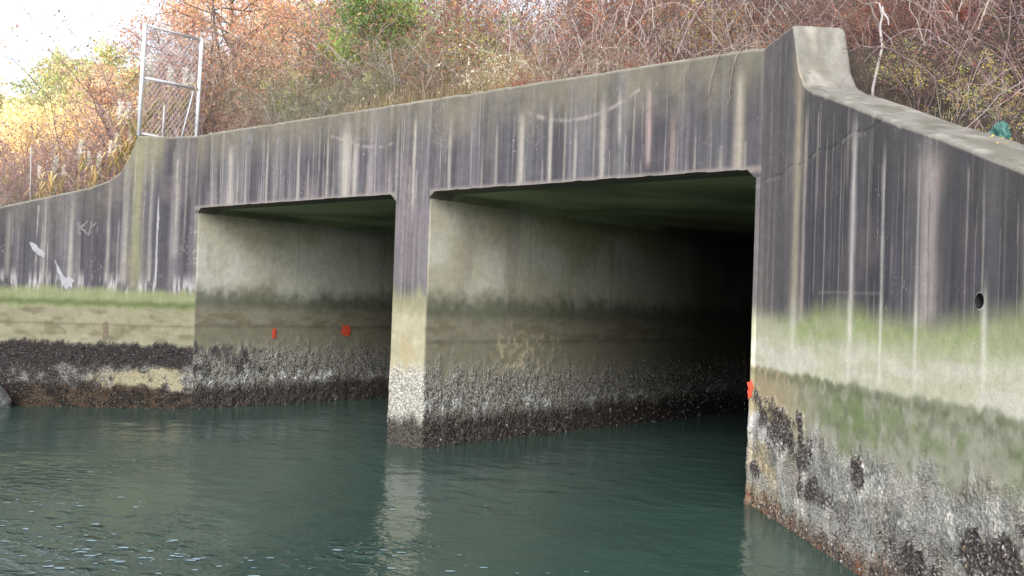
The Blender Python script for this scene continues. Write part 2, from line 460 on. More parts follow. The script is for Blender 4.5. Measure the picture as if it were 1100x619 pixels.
def paint_left_wing(u, z, top):
    L = [(.95, .10, 2.05, 4.66, .85, dc(150, 148, 118)), (.72, .03, 2.2, 4.6, .5, LW_), (.60, .012, 2.1, 3.7, .9, dc(220, 220, 226)), (1.12, .05, 2.1, 4.3, .6, LW_), (1.4, .03, 2.2, 3.9, .45, LW_),
         (2.0, .03, 2.2, 3.7, .4, LW_), (2.42, .012, 2.1, 3.6, .7, LW_), (.3, .06, 2.6, 4.6, .35, LW_), (3.0, .05, 2.2, 3.4, .4, LW_), (3.9, .1, 2.2, 3.3, .4, LW_), (5.2, .1, 2.0, 3.0, .4, LW_)]
    c = streaks(u, z, top, 500, L, .9, .28)
    c = mix(c, dc(150, 148, 122), ss(1.05, .75, np.abs(u - .85) * 3.0) * ss(3.6, 4.6, z) * .6)
    c = mix(c, dc(198, 196, 196), ss(2.36, 2.05, z) * ss(.5, .72, fbm(u * 24, z * 2.2, 510, 4)) * .75)
    g = ss(2.08, 1.93, z + jag(u, 520, .07, 8))
    c = mix(c, dc(140, 147, 108), g * .9)
    c = mix(c, dc(92, 104, 66), np.exp(-((z - 1.76 + jag(u, 521, .03, 7)) / .06) ** 2) * .85)
    t = ss(1.72, 1.62, z + jag(u, 522, .06, 9))
    c = mix(c, dc(147, 143, 122) * (.82 + .36 * fbm(u * 2.2, z * 6, 523, 4))[..., None], t * .95)
    c = mix(c, dc(105, 98, 76), np.exp(-((z - 1.40) / .018) ** 2) * .6)
    c = mix(c, dc(100, 96, 72), t * ss(.5, .7, fbm(u * 4, z * 8, 524, 4)) * .6)
    m = ss(1.14, 1.04, z + jag(u, 525, .07, 9))
    c = mix(c, dc(62, 57, 58), m)
    m2 = ss(.78, .62, z + jag(u, 526, .10, 6))
    c = mix(c, dc(150, 148, 146), m2 * ss(.4, .62, fbm(u * 8, z * 8, 527, 4)) * .85)
    pp = blob(u, z, .65, .50, .95, .17, 528)
    c = mix(c, dc(172, 164, 136), pp * .9)
    d = ss(.43, .34, z + jag(u, 529, .08, 7) + .1 * ss(1.0, 0, u))
    c = mix(c, dc(84, 68, 54), d)
    c = mix(c, dc(50, 42, 36), d * ss(.45, .6, fbm(u * 9, z * 9, 530, 4)))
    mus = np.clip(m * (1 - m2 * .6) + d * .7, 0, 1) * (1 - pp * .9); bar = m2 * (1 - d) * (1 - pp * .6) * .8
    return c, np.clip(m * .9, 0, 1) * (1 - pp * .7), mus, bar

def paint_right_wing(u, z, top):
    L = [(.12, .012, 2.0, 3.4, .7, LW_), (.30, .012, 2.0, 4.3, .6, LW_), (.42, .06, 2.5, 4.68, .45, dc(100, 92, 98)), (1.07, .12, 2.0, 4.68, .95, dc(184, 172, 152)), (1.27, .05, 1.9, 3.9, .8, dc(184, 172, 166)), (1.78, .012, 1.9, 3.6, .75, LW_),
         (2.36, .055, 1.55, 3.62, 1.0, dc(208, 204, 202)), (2.1, .012, 2.0, 3.5, .5, LW_), (2.92, .024, 1.5, 3.3, 1.0, dc(206, 202, 202)), (2.8, .01, 1.7, 2.3, .7, LW_), (3.25, .012, 1.9, 3.3, .6, LW_), (3.63, .12, 1.95, 3.2, .95, dc(196, 182, 180)), (3.47, .022, 1.75, 3.2, .8, dc(196, 190, 190)),
         (4.34, .03, 1.6, 2.3, .8, LW_), (4.3, .012, 1.9, 2.9, .6, LW_), (1.55, .02, 2.2, 3.8, .4, LW_), (2.65, .015, 2.1, 3.5, .4, LW_), (5.3, .06, 1.7, 2.6, .7, LW_), (6.1, .05, 1.7, 2.4, .7, LW_), (4.75, .03, 2.0, 2.75, .4, LW_)]
    c = streaks(u, z, top, 600, L, .62, .16)
    c = mix(c, dc(138, 131, 130), ss(1.15, .1, u) * (.25 + .5 * fbm(u * 14, z * .3, 660, 4)))
    # dotted diagonal crack line
    ck = 3.30 + .045 * u + .02 * np.sin(u * 9) + .035 * (fbm(u * 6, u * 0, 605, 3) - .5)
    on = np.exp(-((z - ck) / .008) ** 2) * (u < 3.05) * ss(.35, .5, fbm(u * 16, z * 3, 606, 3))
    c = mix(c, dc(30, 28, 30), on * .7)
    c = mix(c, dc(160, 155, 155), np.exp(-((z - ck + .03) / .014) ** 2) * (u < 3.05) * ss(.45, .6, fbm(u * 14, z * 3, 607, 3)) * .5)
    c = mix(c, dc(165, 158, 158), np.exp(-((z - 2.14 - .01 * np.sin(u * 4)) / .008) ** 2) * (np.abs(u - 2.3) < .6) * .4)
    gfr = .06 * (fbm(u * 11, z * .8, 610, 4) - .5) * 2
    g = ss(2.10, 1.86, z + gfr + .06 * np.sin(u * 2.2))
    keep = c.copy()
    gc = mix(np.zeros(u.shape + (3,)) + dc(158, 163, 128), dc(148, 159, 110), ss(.42, .66, fbm(u * 2.4, z * 5, 611, 4)))
    gc = mix(gc, dc(186, 182, 168), ss(1.2, .1, u) * .55)
    c = mix(c, gc, g * .92)
    w = ss(1.84, 1.60, z + jag(u, 612, .04, 3))
    wc = mix(np.zeros(u.shape + (3,)) + dc(194, 192, 178), dc(182, 182, 160), ss(.4, .7, fbm(u * 1.5, z * 14, 613, 4)))
    c = mix(c, wc, w * .96)
    for (u0, wd, st) in ((2.36, .05, .8), (2.92, .025, .7), (3.47, .025, .7), (1.07, .1, .5), (4.34, .03, .7)):
        c = mix(c, dc(205, 202, 190), np.exp(-((u - u0) / wd) ** 2) * ss(1.3, 1.5, z) * ss(2.2, 2.0, z) * st)
    e = ss(1.45, 1.40, z + jag(u, 614, .04, 10))
    ec = mix(np.zeros(u.shape + (3,)) + dc(142, 142, 126), dc(106, 117, 82), ss(.36, .70, fbm(u * 1.6, z * 3.2, 615, 6)) * ss(.7, 1.6, u))
    ec = mix(ec, dc(100, 118, 70), blob(u, z, 2.7, 1.18, 1.3, .16, 661) * .6)
    ec = mix(ec, dc(150, 150, 136), ss(.48, .7, fbm(u * 7, z * 9, 655, 5)) * .6)
    ec = mix(ec, dc(96, 98, 84), ss(.55, .75, fbm(u * 11, z * 14, 656, 4)) * .5)
    ec = mix(ec, dc(158, 142, 112), ss(1.9, .5, u) * .75)
    ec = mix(ec, dc(92, 98, 70), np.exp(-((z - 1.36 + jag(u, 616, .03, 10)) / .05) ** 2) * .65 * ss(.3, .6, fbm(u * 18, z * 10, 617, 3)))
    c = mix(c, ec, e * .96)
    f = ss(1.02, .78, z + jag(u, 618, .14, 4) + .2 * (fbm(u * 7, z * 7, 619, 4) - .5))
    fc = mix(np.zeros(u.shape + (3,)) + dc(148, 150, 146), dc(188, 186, 180), ss(.46, .66, fbm(u * 6, z * 6, 620, 5)))
    fc = mix(fc, dc(104, 100, 98), ss(.50, .66, fbm(u * 6, z * 9, 621, 6)) * .55)
    fc = mix(fc, dc(118, 104, 86), ss(.55, .7, fbm(u * 4, z * 5, 657, 5)) * .5)
    fc = mix(fc, dc(188, 172, 140), ss(1.8, .2, u) * ss(.35, .65, fbm(u * 3, z * 3, 622, 4)) * .8)
    c = mix(c, fc, f)
    m = blob(u, z, .30, 1.00, .34, .15, 630) + blob(u, z, .95, .88, .48, .20, 631) + blob(u, z, 1.45, .74, .26, .15, 632) + blob(u, z, 1.75, .45, .42, .10, 633) + blob(u, z, .15, .40, .14, .07, 634) \
        + blob(u, z, 4.6, .55, .40, .18, 635) + blob(u, z, 2.6, .74, .12, .12, 636) + blob(u, z, 3.5, .32, .35, .10, 637) + blob(u, z, 5.8, .6, .9, .3, 638) + blob(u, z, 7.4, .5, .8, .3, 639)
    m = np.clip(m, 0, 1)
    wr = blob(u, z, .5, .82, .6, .12, 640) * (1 - m)
    c = mix(c, dc(206, 204, 206), wr * .8)
    c = mix(c, dc(78, 70, 70), m * .88)
    d = ss(.26, .06, z + jag(u, 641, .12, 6))
    c = mix(c, dc(112, 90, 72), d * .85)
    c = mix(c, dc(140, 76, 40), d * ss(.60, .72, fbm(u * 9, z * 9, 642, 4)) * .55)
    low = ss(.62, .3, z + jag(u, 643, .15, 5)) * ss(1.2, 2.6, u) * ss(.42, .58, fbm(u * 7, z * 7, 644, 5))
    c = mix(c, dc(84, 76, 70), low * .55)
    mus = np.clip(m + d * .6 + low * .35, 0, 1); bar = np.clip(f * .55 * (1 - m) * (1 - d) * ss(.35, .7, fbm(u * 4, z * 4, 650, 4)), 0, 1)
    tide = ss(2.1, 1.8, z)[..., None]
    c = np.minimum(c * (1 + .42 * tide), .68)  # tide zone lightened in the paint to raise the light on this wall
    return c, np.clip(f * .6 + m, 0, 1), mus, bar

def paint_cap(u, s):     # worn top surfaces
    c = np.zeros(u.shape + (3,)) + dc(150, 148, 142)
    c = mix(c, dc(112, 108, 94), ss(.38, .62, fbm(u * 4, s * 5, 700, 5)) * .5)
    c = mix(c, dc(84, 80, 72), ss(.55, .7, fbm(u * 9, s * 9, 703, 5)) * .25)
    c = mix(c, dc(190, 186, 176), ss(.55, .75, fbm(u * 6, s * 7, 701, 4)) * .6)
    return c

# ------------------------------------------------------------------ swept concrete pieces
SHELL_SRC = []      # (points, normals, mussel weight, barnacle weight)

def sweep(name, path, uval, ztop, paint, parent, nz, zbot=None, cap=None, disp=.035, uoff=0.0, zpow=1.0):
    """path: list of (x, y) going left to right as seen from the water; cap: wall thickness to close over the top"""
    P = np.array(path, float); n = len(P)
    T = np.zeros_like(P); T[1:-1] = P[2:] - P[:-2]; T[0] = P[1] - P[0]; T[-1] = P[-1] - P[-2]
    T /= np.linalg.norm(T, axis=1)[:, None]
    N = np.stack([T[:, 1], -T[:, 0]], 1)
    zt = np.array([ztop(i) for i in range(n)]); zb = np.full(n, ZB) if zbot is None else np.array([zbot(i) for i in range(n)])
    k = np.linspace(0, 1, nz) ** zpow
    edge = .022 if cap else 0.0
    if cap:
        ua = np.array(uval, float)
        zt = zt + .010 * (fbm(ua * 4, ua * 0, 910, 4) - .5) - .008 * ss(.72, .84, vn(ua * 7, ua * 0, 911))
    Z = zb[:, None] + (zt - edge - zb)[:, None] * k[None, :]
    U = np.repeat(np.array(uval, float)[:, None], nz, 1)
    TOP = np.repeat(zt[:, None], nz, 1)
    c, crust, mus, bar = paint(U, Z, TOP)
    dn = crust * disp * (fbm(U * 16 + 3, Z * 16, 900, 4) - .25) + mus * disp * .9 * (fbm(U * 9, Z * 9, 901, 4) - .2)
    dn += .004 * (fbm(U * 2, Z * 2, 902, 3) - .5)
    V = np.zeros((n, nz, 3))
    V[..., 0] = P[:, None, 0] + N[:, None, 0] * dn
    V[..., 1] = P[:, None, 1] + N[:, None, 1] * dn
    V[..., 2] = Z
    ok = Z > -.04
    NN = np.zeros((n, nz, 3)); NN[..., 0] = N[:, None, 0]; NN[..., 1] = N[:, None, 1]
    area = np.gradient(np.r_[0, np.cumsum(np.linalg.norm(np.diff(P, axis=0), axis=1))])[:, None] * np.gradient(Z, axis=1)
    SHELL_SRC.append((name, V[ok], NN[ok], (mus * area)[ok], (bar * area)[ok]))
    rows = [V]; cc = [c]; cr = [crust]
    if cap:
        cols, extra = [], []
        for (s, dz) in [(.022, 0)] + [(.022 + (cap - .044) * q / 14, .003) for q in range(1, 14)] + [(cap - .022, 0), (cap, -.022)]:
            R = np.zeros((n, 1, 3)); R[:, 0, 0] = P[:, 0] - N[:, 0] * s; R[:, 0, 1] = P[:, 1] - N[:, 1] * s; R[:, 0, 2] = zt + dz
            extra.append(R); cols.append(paint_cap(np.array(uval, float), np.full(n, s))[:, None, :])
        R = extra[-1].copy(); R[:, 0, 2] = np.minimum(zb if zbot is not None else zt - 2.5, zt - .3); extra.append(R); cols.append(cols[-1])
        rows += extra; cc += cols; cr += [np.zeros((n, 1))] * len(extra)
    V = np.concatenate(rows, 1); c = np.concatenate(cc, 1); crust = np.concatenate(cr, 1)
    m = V.shape[1]
    I = np.arange(n - 1)[:, None] * m + np.arange(m - 1)[None, :]
    F = np.stack([I, I + m, I + m + 1, I + 1], -1).reshape(-1, 4)
    sm = np.tile(np.arange(m - 1) < nz - 1, n - 1)
    return mesh_obj(name, V.reshape(-1, 3), F.tolist(), M_CON, parent, col=c.reshape(-1, 3), attrs={'crust': crust.reshape(-1)}, smooth=sm.tolist())

def soffit_worn(x):      # chipped lower arris
    x_ = np.float64(x)
    return soffit(x) + (.008 * float(fbm(x_ * 5, x_ * 0, 912, 4)) + .007 * float(ss(.74, .84, vn(x_ * 6, x_ * 0, 913)))) * (PW + .1 < abs(x) < 4.95)

culvert = empty('concrete_culvert', (0, 0, 0))
tag(culvert, 'weathered twin box concrete culvert with streaked headwall and flared wing walls standing in tidal water', 'culvert')

# headwall
xs = sorted(set(list(np.round(np.linspace(JL, JR, 1250), 4)) + [XL, -PW, PW, XR, XL + HAUNCH, -PW - HAUNCH, PW + HAUNCH, XR - HAUNCH]))
hw = sweep('headwall', [(x, 0) for x in xs], xs, lambda i: HT, paint_front, culvert, 64, zbot=lambda i: soffit_worn(xs[i]), cap=.45)
# underside lip of the headwall
lipx = xs
V = []; F = []; C = []
for x in lipx:
    for (y, z) in ((0.0, soffit_worn(x)), (.41, soffit(x))):
        V.append((x, y, z)); C.append(dc(112, 108, 96))
for i in range(len(lipx) - 1):
    a = i * 2; F.append((a, a + 1, a + 3, a + 2))
mesh_obj('soffit_edge', V, F, M_CON, hw, col=C, attrs={'crust': [0] * len(V)})

# depth samples for the barrels
ys = list(np.arange(.03, 3.2, .016)) + list(np.arange(3.2, 9, .035)) + list(np.arange(9, TL + .01, .5))
def both(fn_front, fn_in, isfront, **kw):
    fr = np.array(isfront)
    def f(u, z, top):
        top = np.full_like(top, HT)
        a = fn_front(u, z, top); b = fn_in(u, z, top, **kw)
        w = fr[:, None] * np.ones_like(z)
        return (a[0] * w[..., None] + b[0] * (1 - w[..., None]),) + tuple(a[k] * w + b[k] * (1 - w) for k in (1, 2, 3))
    return f
zp = HS - HAUNCH
# pier
path = [(-PW, y) for y in reversed(ys)] + [(-PW + .012, .010)]
uv = [y for y in reversed(ys)] + [-PW]; isf = [0] * len(ys) + [1]
for x in np.linspace(-PW + .03, PW - .03, 44):
    path.append((x, 0.0)); uv.append(x); isf.append(1)
path.append((PW - .012, .010)); uv.append(PW); isf.append(1)
path += [(PW, y) for y in ys]; uv += ys; isf += [0] * len(ys)
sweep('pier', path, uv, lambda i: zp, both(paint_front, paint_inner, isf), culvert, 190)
# side walls of the barrels
fx = [JL + .002, JL + .03, JL + .05, XL - .03]
path = [(x, 0) for x in fx] + [(XL - .01, .010)] + [(XL, y) for y in ys]
def paint_jamb(u, z, top):
    c, a, b, d = paint_left_wing(u * 0 + .05, z, top)
    c = mix(c, dc(150, 148, 130), ss(.4, .9, z / 4) * .45)
    return c, a, b, d
uv = fx + [XL] + ys; isf = [1] * 5 + [0] * len(ys)
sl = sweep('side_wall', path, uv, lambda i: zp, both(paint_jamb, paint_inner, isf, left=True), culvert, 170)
fx = [XR + .025, XR + .04, XR + .055, JR - .002]
path = [(XR, y) for y in reversed(ys)] + [(XR + .01, .010)] + [(x, 0) for x in fx]
uv = list(reversed(ys)) + [0.0] + [x - JR for x in fx]; isf = [0] * len(ys) + [1] * 5
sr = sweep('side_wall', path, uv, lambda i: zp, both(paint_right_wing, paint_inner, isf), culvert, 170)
# roof slab with haunches, and an added blocker keeping the open far ends dark
rx = [JL, XL, XL + HAUNCH] + list(np.linspace(-4.9, -.6, 14)) + [-PW - HAUNCH, -PW, PW, PW + HAUNCH] + list(np.linspace(.7, 4.8, 14)) + [XR - HAUNCH, XR, JR]
ry = list(np.linspace(.41, TL, 60))
V = []; F = []; C = []
for y in ry:
    for x in rx:
        V.append((x, y, soffit(x)))
U = np.array([v[0] for v in V]); W = np.array([v[1] for v in V])
C = (3.0 - 2.5 * ss(1.0, 9.0, W))[:, None] * mix(np.zeros((len(V), 3)) + dc(104, 110, 84), dc(70, 74, 54), ss(.35, .65, fbm(U * .8, W * .8, 710, 4)))  # ceiling light falloff painted in, bright at the mouth and dark deep inside
nx = len(rx)
for j in range(len(ry) - 1):
    for i in range(nx - 1):
        a = j * nx + i; F.append((a, a + nx, a + nx + 1, a + 1))
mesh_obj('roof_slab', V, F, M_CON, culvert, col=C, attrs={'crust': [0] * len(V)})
V = [(JL, TL, ZB), (JR, TL, ZB), (JR, TL, HS + .1), (JL, TL, HS + .1)]
mesh_obj('end_blocker', V, [(0, 1, 2, 3)], M_CON, culvert, col=[dc(80, 80, 70)] * 4, attrs={'crust': [0] * 4})

# wing walls
def tsamples(fine_end, end, step):
    t = list(np.arange(0, fine_end, step)) + list(np.arange(fine_end, end + .01, .08))
    return t
tl = tsamples(3.6, 8.2, .010)
tl_r = list(reversed(tl))
wl = sweep('wing_wall', [tuple(lw(t)[:2]) for t in tl_r], tl_r, lambda i: ltop(tl_r[i]), paint_left_wing, culvert, 230, cap=.45)
tag(wl, 'far wing wall with a tan tide band and black mussels below')
tr = tsamples(5.2, 9.2, .0085)
wr = sweep('wing_wall', [tuple(rw(t)[:2]) for t in tr], tr, lambda i: rtop(tr[i]), paint_right_wing, culvert, 300, cap=.50)
tag(wr, 'near wing wall with a pale green tide band and a drain hole')

# drain hole: cut through the near wing wall
mb = MB()
hc = rw(4.283, 0, 2.07); inw = Vector((math.sin(RA), math.cos(RA), 0))
mb.tube([hc - inw * .2, hc + inw * .38], .048, sides=20, cap=True)
cut = mb.build('cutter', M_DARK)
md = wr.modifiers.new('hole', 'BOOLEAN'); md.operation = 'DIFFERENCE'; md.object = cut; md.solver = 'EXACT'; md.use_hole_tolerant = True
dg = bpy.context.evaluated_depsgraph_get()
newme = bpy.data.meshes.new_from_object(wr.evaluated_get(dg), preserve_all_data_layers=True, depsgraph=dg)
ok_bool = abs(len(newme.polygons) - len(wr.data.polygons)) < 4000 and len(newme.polygons) > 1000
wr.modifiers.clear()
if ok_bool: wr.data = newme
bpy.data.objects.remove(cut)
print('BOOL', ok_bool)
mb = MB()
N_ = 22
for k in range(N_):      # iron collar just inside the hole
    a0, a1 = 2 * math.pi * k / N_, 2 * math.pi * (k + 1) / N_
    al = Vector((math.cos(RA), -math.sin(RA), 0)); up = Vector((0, 0, 1))
    def q(a, r, d): return hc + al * (r * math.cos(a)) + up * (r * math.sin(a)) + inw * d
    mb.poly([q(a0, 0.049, -.003), q(a1, .049, -.003), q(a1, .044, -.003), q(a0, .044, -.003)])
    mb.poly([q(a0, .044, -.003), q(a1, .044, -.003), q(a1, .044, .3), q(a0, .044, .3)])
mb.poly([q(2 * math.pi * k / N_, .045, .28) for k in range(N_)])  # dark disc, shade of the hole's depth put into its colour
dh = mb.build('drain_pipe', M_DARK, wr)

# painted and splashed marks on the walls (a few mm proud of the surface)
def splat(name, mat, parent, P, A, B, outline, off, n=40, seed=0, rough=.22):
    """irregular patch: outline = list of (a, b) polygon in the wall's plane"""
    nr = A.cross(B).normalized()
    rnd = random.Random(seed)
    pts = []
    m = len(outline)
    for i in range(m):
        a = Vector((*outline[i], 0)); b = Vector((*outline[(i + 1) % m], 0))
        seg = max(2, n // m)
        for k in range(seg):
            p = a.lerp(b, k / seg)
            j = (b - a).length * rough * .5
            pts.append((p.x + rnd.uniform(-j, j) * .6, p.y + rnd.uniform(-j, j)))
    cx = sum(p[0] for p in pts) / len(pts); cy = sum(p[1] for p in pts) / len(pts)
    V = [P + A * cx + B * cy + nr * (off + .004)] + [P + A * x + B * y + nr * off for x, y in pts]
    F = [(0, i + 1, (i + 1) % len(pts) + 1) for i in range(len(pts))]
    return mesh_obj(name, V, F, mat, parent, col=[(1, 1, 1)] * len(V))
UP = Vector((0, 0, 1))
yv = Vector((0, 1, 0))
splat('orange_paint_mark', M_ORANGE, sl, Vector((XL, 1.65, 1.31)), yv, UP, [(-.045, -.10), (.04, -.09), (.05, .07), (.0, .085), (-.045, .05)], .012, 30, 3)
splat('orange_paint_mark', M_ORANGE, sl, Vector((XL, 3.33, 1.36)), yv, UP, [(-.12, -.05), (-.03, -.10), (.07, -.12), (.13, -.02), (.09, .10), (-.07, .11)], .012, 36, 4)
ar_ = Vector((math.cos(RA), -math.sin(RA), 0)); al_ = Vector((math.cos(LA), math.sin(LA), 0))
splat('orange_paint_mark', M_ORANGE, sr, Vector((XR + .05, 0, 1.17)), Vector((1, 0, 0)), UP, [(-.05, -.10), (.0, -.06), (.012, .05), (-.02, .10), (-.05, .07)], .014, 30, 5)
splat('lime_splash', M_WHITE, wl, lw(2.52, 0, 2.60), al_, UP, [(-.14, .15), (-.05, .12), (.12, -.04), (.10, -.12), (.0, -.05), (-.09, .03)], .008, 36, 6)
splat('lime_splash', M_WHITE, wl, lw(2.03, 0, 2.12), al_, UP, [(-.22, .34), (-.20, .33), (-.09, .12), (-.02, .05), (.07, .06), (.12, .00), (.08, -.05), (.09, -.12), (.03, -.09), (-.01, -.17), (-.05, -.08), (-.08, -.13), (-.09, -.02), (-.13, .10)], .008, 60, 7)
splat('lime_splash', M_WHITE, wl, lw(.60, 0, 3.05), al_, UP, [(-.006, -.5), (.008, -.5), (.016, -.2), (.020, .2), (.0, .55), (-.010, .2), (-.010, -.1)], .006, 50, 9, .08)
for (a, b, w_) in (((-.13, .10), (-.10, -.13), .02), ((-.11, -.02), (.02, .12), .018), ((-.08, 0), (.05, -.12), .018), ((.08, .12), (.06, -.10), .016), ((.07, .0), (.16, .10), .015)):
    d = Vector((b[0] - a[0], b[1] - a[1], 0)); q_ = Vector((-d.y, d.x, 0)).normalized() * w_
    splat('chalk_mark', M_GREYMARK, wl, lw(1.76, 0, 3.02), al_, UP, [(a[0] - q_.x, a[1] - q_.y), (b[0] - q_.x, b[1] - q_.y), (b[0] + q_.x, b[1] + q_.y), (a[0] + q_.x, a[1] + q_.y)], .006, 24, 10, .15)
splat('rust_stain', M_RUST, wl, lw(1.38, 0, 1.33), al_, UP, [(-.05, .10), (.03, .12), (.05, -.02), (.03, -.18), (-.04, -.2), (-.05, -.02)], .007, 30, 12)
splat('lime_splash', M_GREYMARK, hw, Vector((-3.83, 0, 4.50)), Vector((1, 0, 0)), UP, [(-.06, -.09), (-.045, -.09), (-.04, .06), (.05, .06), (.055, -.09), (.067, -.09), (.062, .08), (-.055, .075)], .006, 40, 13, .1)

# ------------------------------------------------------------------ shells crusting the tide zone
def shells(name, label, names, n_mus, n_bar, idx, seed, size=1.0, tone=1.0):
    rng = np.random.default_rng(seed)
    V = []; F = []; C = []; base = 0
    for k in idx:
        _, P, N, wm, wb = SHELL_SRC[k]
        for kind, n, w in (('m', n_mus, wm), ('b', n_bar, wb)):
            n = n // len(idx)
            if w.sum() <= 0: continue
            pick = rng.choice(len(P), n, p=w / w.sum())
            for p in pick:
                o = P[p]; nr = N[p]; al = np.array([-nr[1], nr[0], 0]); up = np.array([0, 0, 1.0])
                o = o + al * rng.uniform(-.01, .01) + up * rng.uniform(-.01, .01)
                a = rng.uniform(0, 6.28)
                ex = al * math.cos(a) + up * math.sin(a); ey = -al * math.sin(a) + up * math.cos(a)
                if kind == 'm':
                    L = rng.uniform(.009, .019) * (.6 + .4 * size); Wd = L * .5; H = L * rng.uniform(.5, .9)
                    r = rng.random()
                    col = np.array(dc(56, 52, 56)) if r < .5 else (np.array(dc(88, 79, 70)) if r < .72 else (np.array(dc(112, 96, 76)) if r < .8 else np.array(dc(150, 148, 148))))
                    col = col * rng.uniform(.6, 1.3)
                    prof = [(-1, .15, .3), (-.4, .8, .75), (.4, 1.0, 1.0), (1, .45, .55)]
                    ring = []
                    for (t, wd, hh) in prof:
                        ring.append([o + ex * (t * L) - ey * (wd * Wd) - nr * .004, o + ex * (t * L) + nr * (hh * H), o + ex * (t * L) + ey * (wd * Wd) - nr * .004])
                    for rg in ring: V += rg
                    C += [col * .5, col * 1.1, col * .5] * 4
                    for i in range(3):
                        b = base + i * 3
                        F += [(b, b + 3, b + 4, b + 1), (b + 1, b + 4, b + 5, b + 2)]
                    F += [(base, base + 1, base + 2), (base + 9, base + 11, base + 10)]
                    base += 12
                else:
                    R = rng.uniform(.0045, .0105) * size; H = R * rng.uniform(.7, 1.3)
                    g = rng.uniform(.45, 1.0); col = np.array(dc(186, 184, 180)) * g * tone
                    for (rr, hh, cf) in ((R, -.003, .75), (R * .5, H, 1.1)):
                        for q in range(5):
                            t = q * 1.2566 + a
                            V.append(o + al * (rr * math.cos(t)) + up * (rr * math.sin(t)) + nr * hh); C.append(col * cf)
                    V.append(o + nr * (H * .35)); C.append(col * .5)
                    for q in range(5):
                        q2 = (q + 1) % 5
                        F += [(base + q, base + q2, base + 5 + q2, base + 5 + q), (base + 5 + q, base + 5 + q2, base + 10)]
                    base += 11
    o = mesh_obj(name, np.array(V), F, M_SHELL, None, col=np.array(C))
    return tag(o, label, 'shellfish', kind='stuff')
nm = [s[0] for s in SHELL_SRC]     # headwall, pier, side left, side right, wing left, wing right
shells('mussel_crust', 'dark mussels and white barnacles crusted on the middle pier', nm, 9000, 15000, [1], 1, .8, .78)
shells('mussel_crust', 'mussels and barnacles crusted inside the far opening wall', nm, 4500, 5500, [2], 2, .85, .72)
shells('mussel_crust', 'black mussel band and barnacles crusted on the far wing wall', nm, 9000, 3500, [4], 3)
shells('mussel_crust', 'dark mussel patches and white barnacles on the near wing wall', nm, 6500, 14000, [5], 4, .62, .82)

# ------------------------------------------------------------------ water
V = []; F = []
wx = sorted(set(list(np.linspace(-120, -20, 6)) + list(np.linspace(-20, 20, 41)) + list(np.linspace(20, 120, 6))))
wy = sorted(set(list(np.linspace(-150, -20, 6)) + list(np.linspace(-20, 31, 52))))
for y in wy:
    for x in wx: V.append((x, y, 0))
n = len(wx)
for j in range(len(wy) - 1):
    for i in range(n - 1):
        a = j * n + i; F.append((a, a + 1, a + n + 1, a + n))
tag(mesh_obj('water', V, F, M_WATER), kind='structure')

# flat pale flecks painted as sky glints on the ruffled patches
M_GLINT = flat_material('sky_glint', (.26, .38, .45), .3, 0, 30, .3, .1)
rf = random.Random(17); mb = MB()
dx_, dy_ = Vector((.756, .654, 0)), Vector((-.654, .756, 0))
for (cx, cy, sx, sy, n) in ((2.95, -5.75, .65, .28, 110), (1.9, -5.95, .5, .3, 45), (-1.0, -4.9, .8, .5, 26), (.7, -5.1, .6, .25, 34), (4.2, -4.1, .35, .12, 14), (1.5, -2.6, 2.0, 1.2, 14), (5.2, -3.9, .5, .1, 10)):
    for k in range(n):
        c = Vector((cx, cy, .004)) + dx_ * rf.gauss(0, sx) + dy_ * rf.gauss(0, sy)
        a = rf.choice([rf.uniform(.006, .02), rf.uniform(.01, .05)]); b = a * rf.uniform(.35, .7)
        m = 7; t0 = rf.uniform(0, 6)
        mb.poly([c + dx_ * (a * math.cos(t0 + q * 6.283 / m) * rf.uniform(.6, 1.2)) + dy_ * (b * math.sin(t0 + q * 6.283 / m) * rf.uniform(.6, 1.2)) for q in range(m)])
tag(mb.build('sky_glint', M_GLINT), 'pale flecks painted as sky glints on the water at lower left', 'sky_glint', kind='stuff')

# ------------------------------------------------------------------ ground behind the walls (one sheet reaching the horizon)
def lerp(a, b, t): return a + (b - a) * t
NODES = []       # (x, y, base z, dir x, dir y, slope weight)
def add_node(p, z, d, k):
    d = Vector((d[0], d[1], 0)).normalized(); NODES.append((p[0], p[1], z, d.x, d.y, k))
ldir = (-math.sin(LA), math.cos(LA)); rdir = (math.sin(RA), math.cos(RA))
add_node((-160, -120), .6, (-.3, .95), .06)
add_node((-50, -30), .8, (-.45, .9), .06)
add_node((-22, -13), 1.0, (-.6, .8), .06)
add_node(lw(8.2)[:2], 1.75, ldir, .07)
for t in (6.5, 5, 4, 3.2, 2.5, 1.9, 1.5, 1.25, 1.08, .95, .5, .1):
    f = ss(0, 3, np.float64(3 - t))
    add_node(lw(t)[:2], ltop(t) - .14, ldir, lerp(.08, .16, f))
for x in np.linspace(JL + .1, JR - .1, 14):
    u = (x - JL) / (JR - JL)
    dx = lerp(-.35, .35, u)
    add_node((x, 0), HT - .10, (dx, 1), lerp(.24, .26, ss(0, .35, np.float64(u))))
for t in (.1, .5, .9, 1.05, 1.25, 1.5, 2, 2.6, 3.2, 4, 5, 6.5, 8, 9.2):
    add_node(rw(t)[:2], rtop(t) - .16, rdir, .22)
add_node((22, -20), 1.0, (.6, .6), .3)
add_node((60, -60), .8, (.5, .8), .2)
add_node((160, -150), .6, (.4, .9), .1)
SROW = [.40, .8, 1.3, 1.9, 2.6, 3.5, 4.5, 6, 8, 10.5, 14, 19, 26, 38, 60, 110, 260]
def rise(s, k):
    s = max(0, s - .4)
    return k * (s if s < 6 else 6 + (s - 6) * .35 if s < 12 else 8.1)
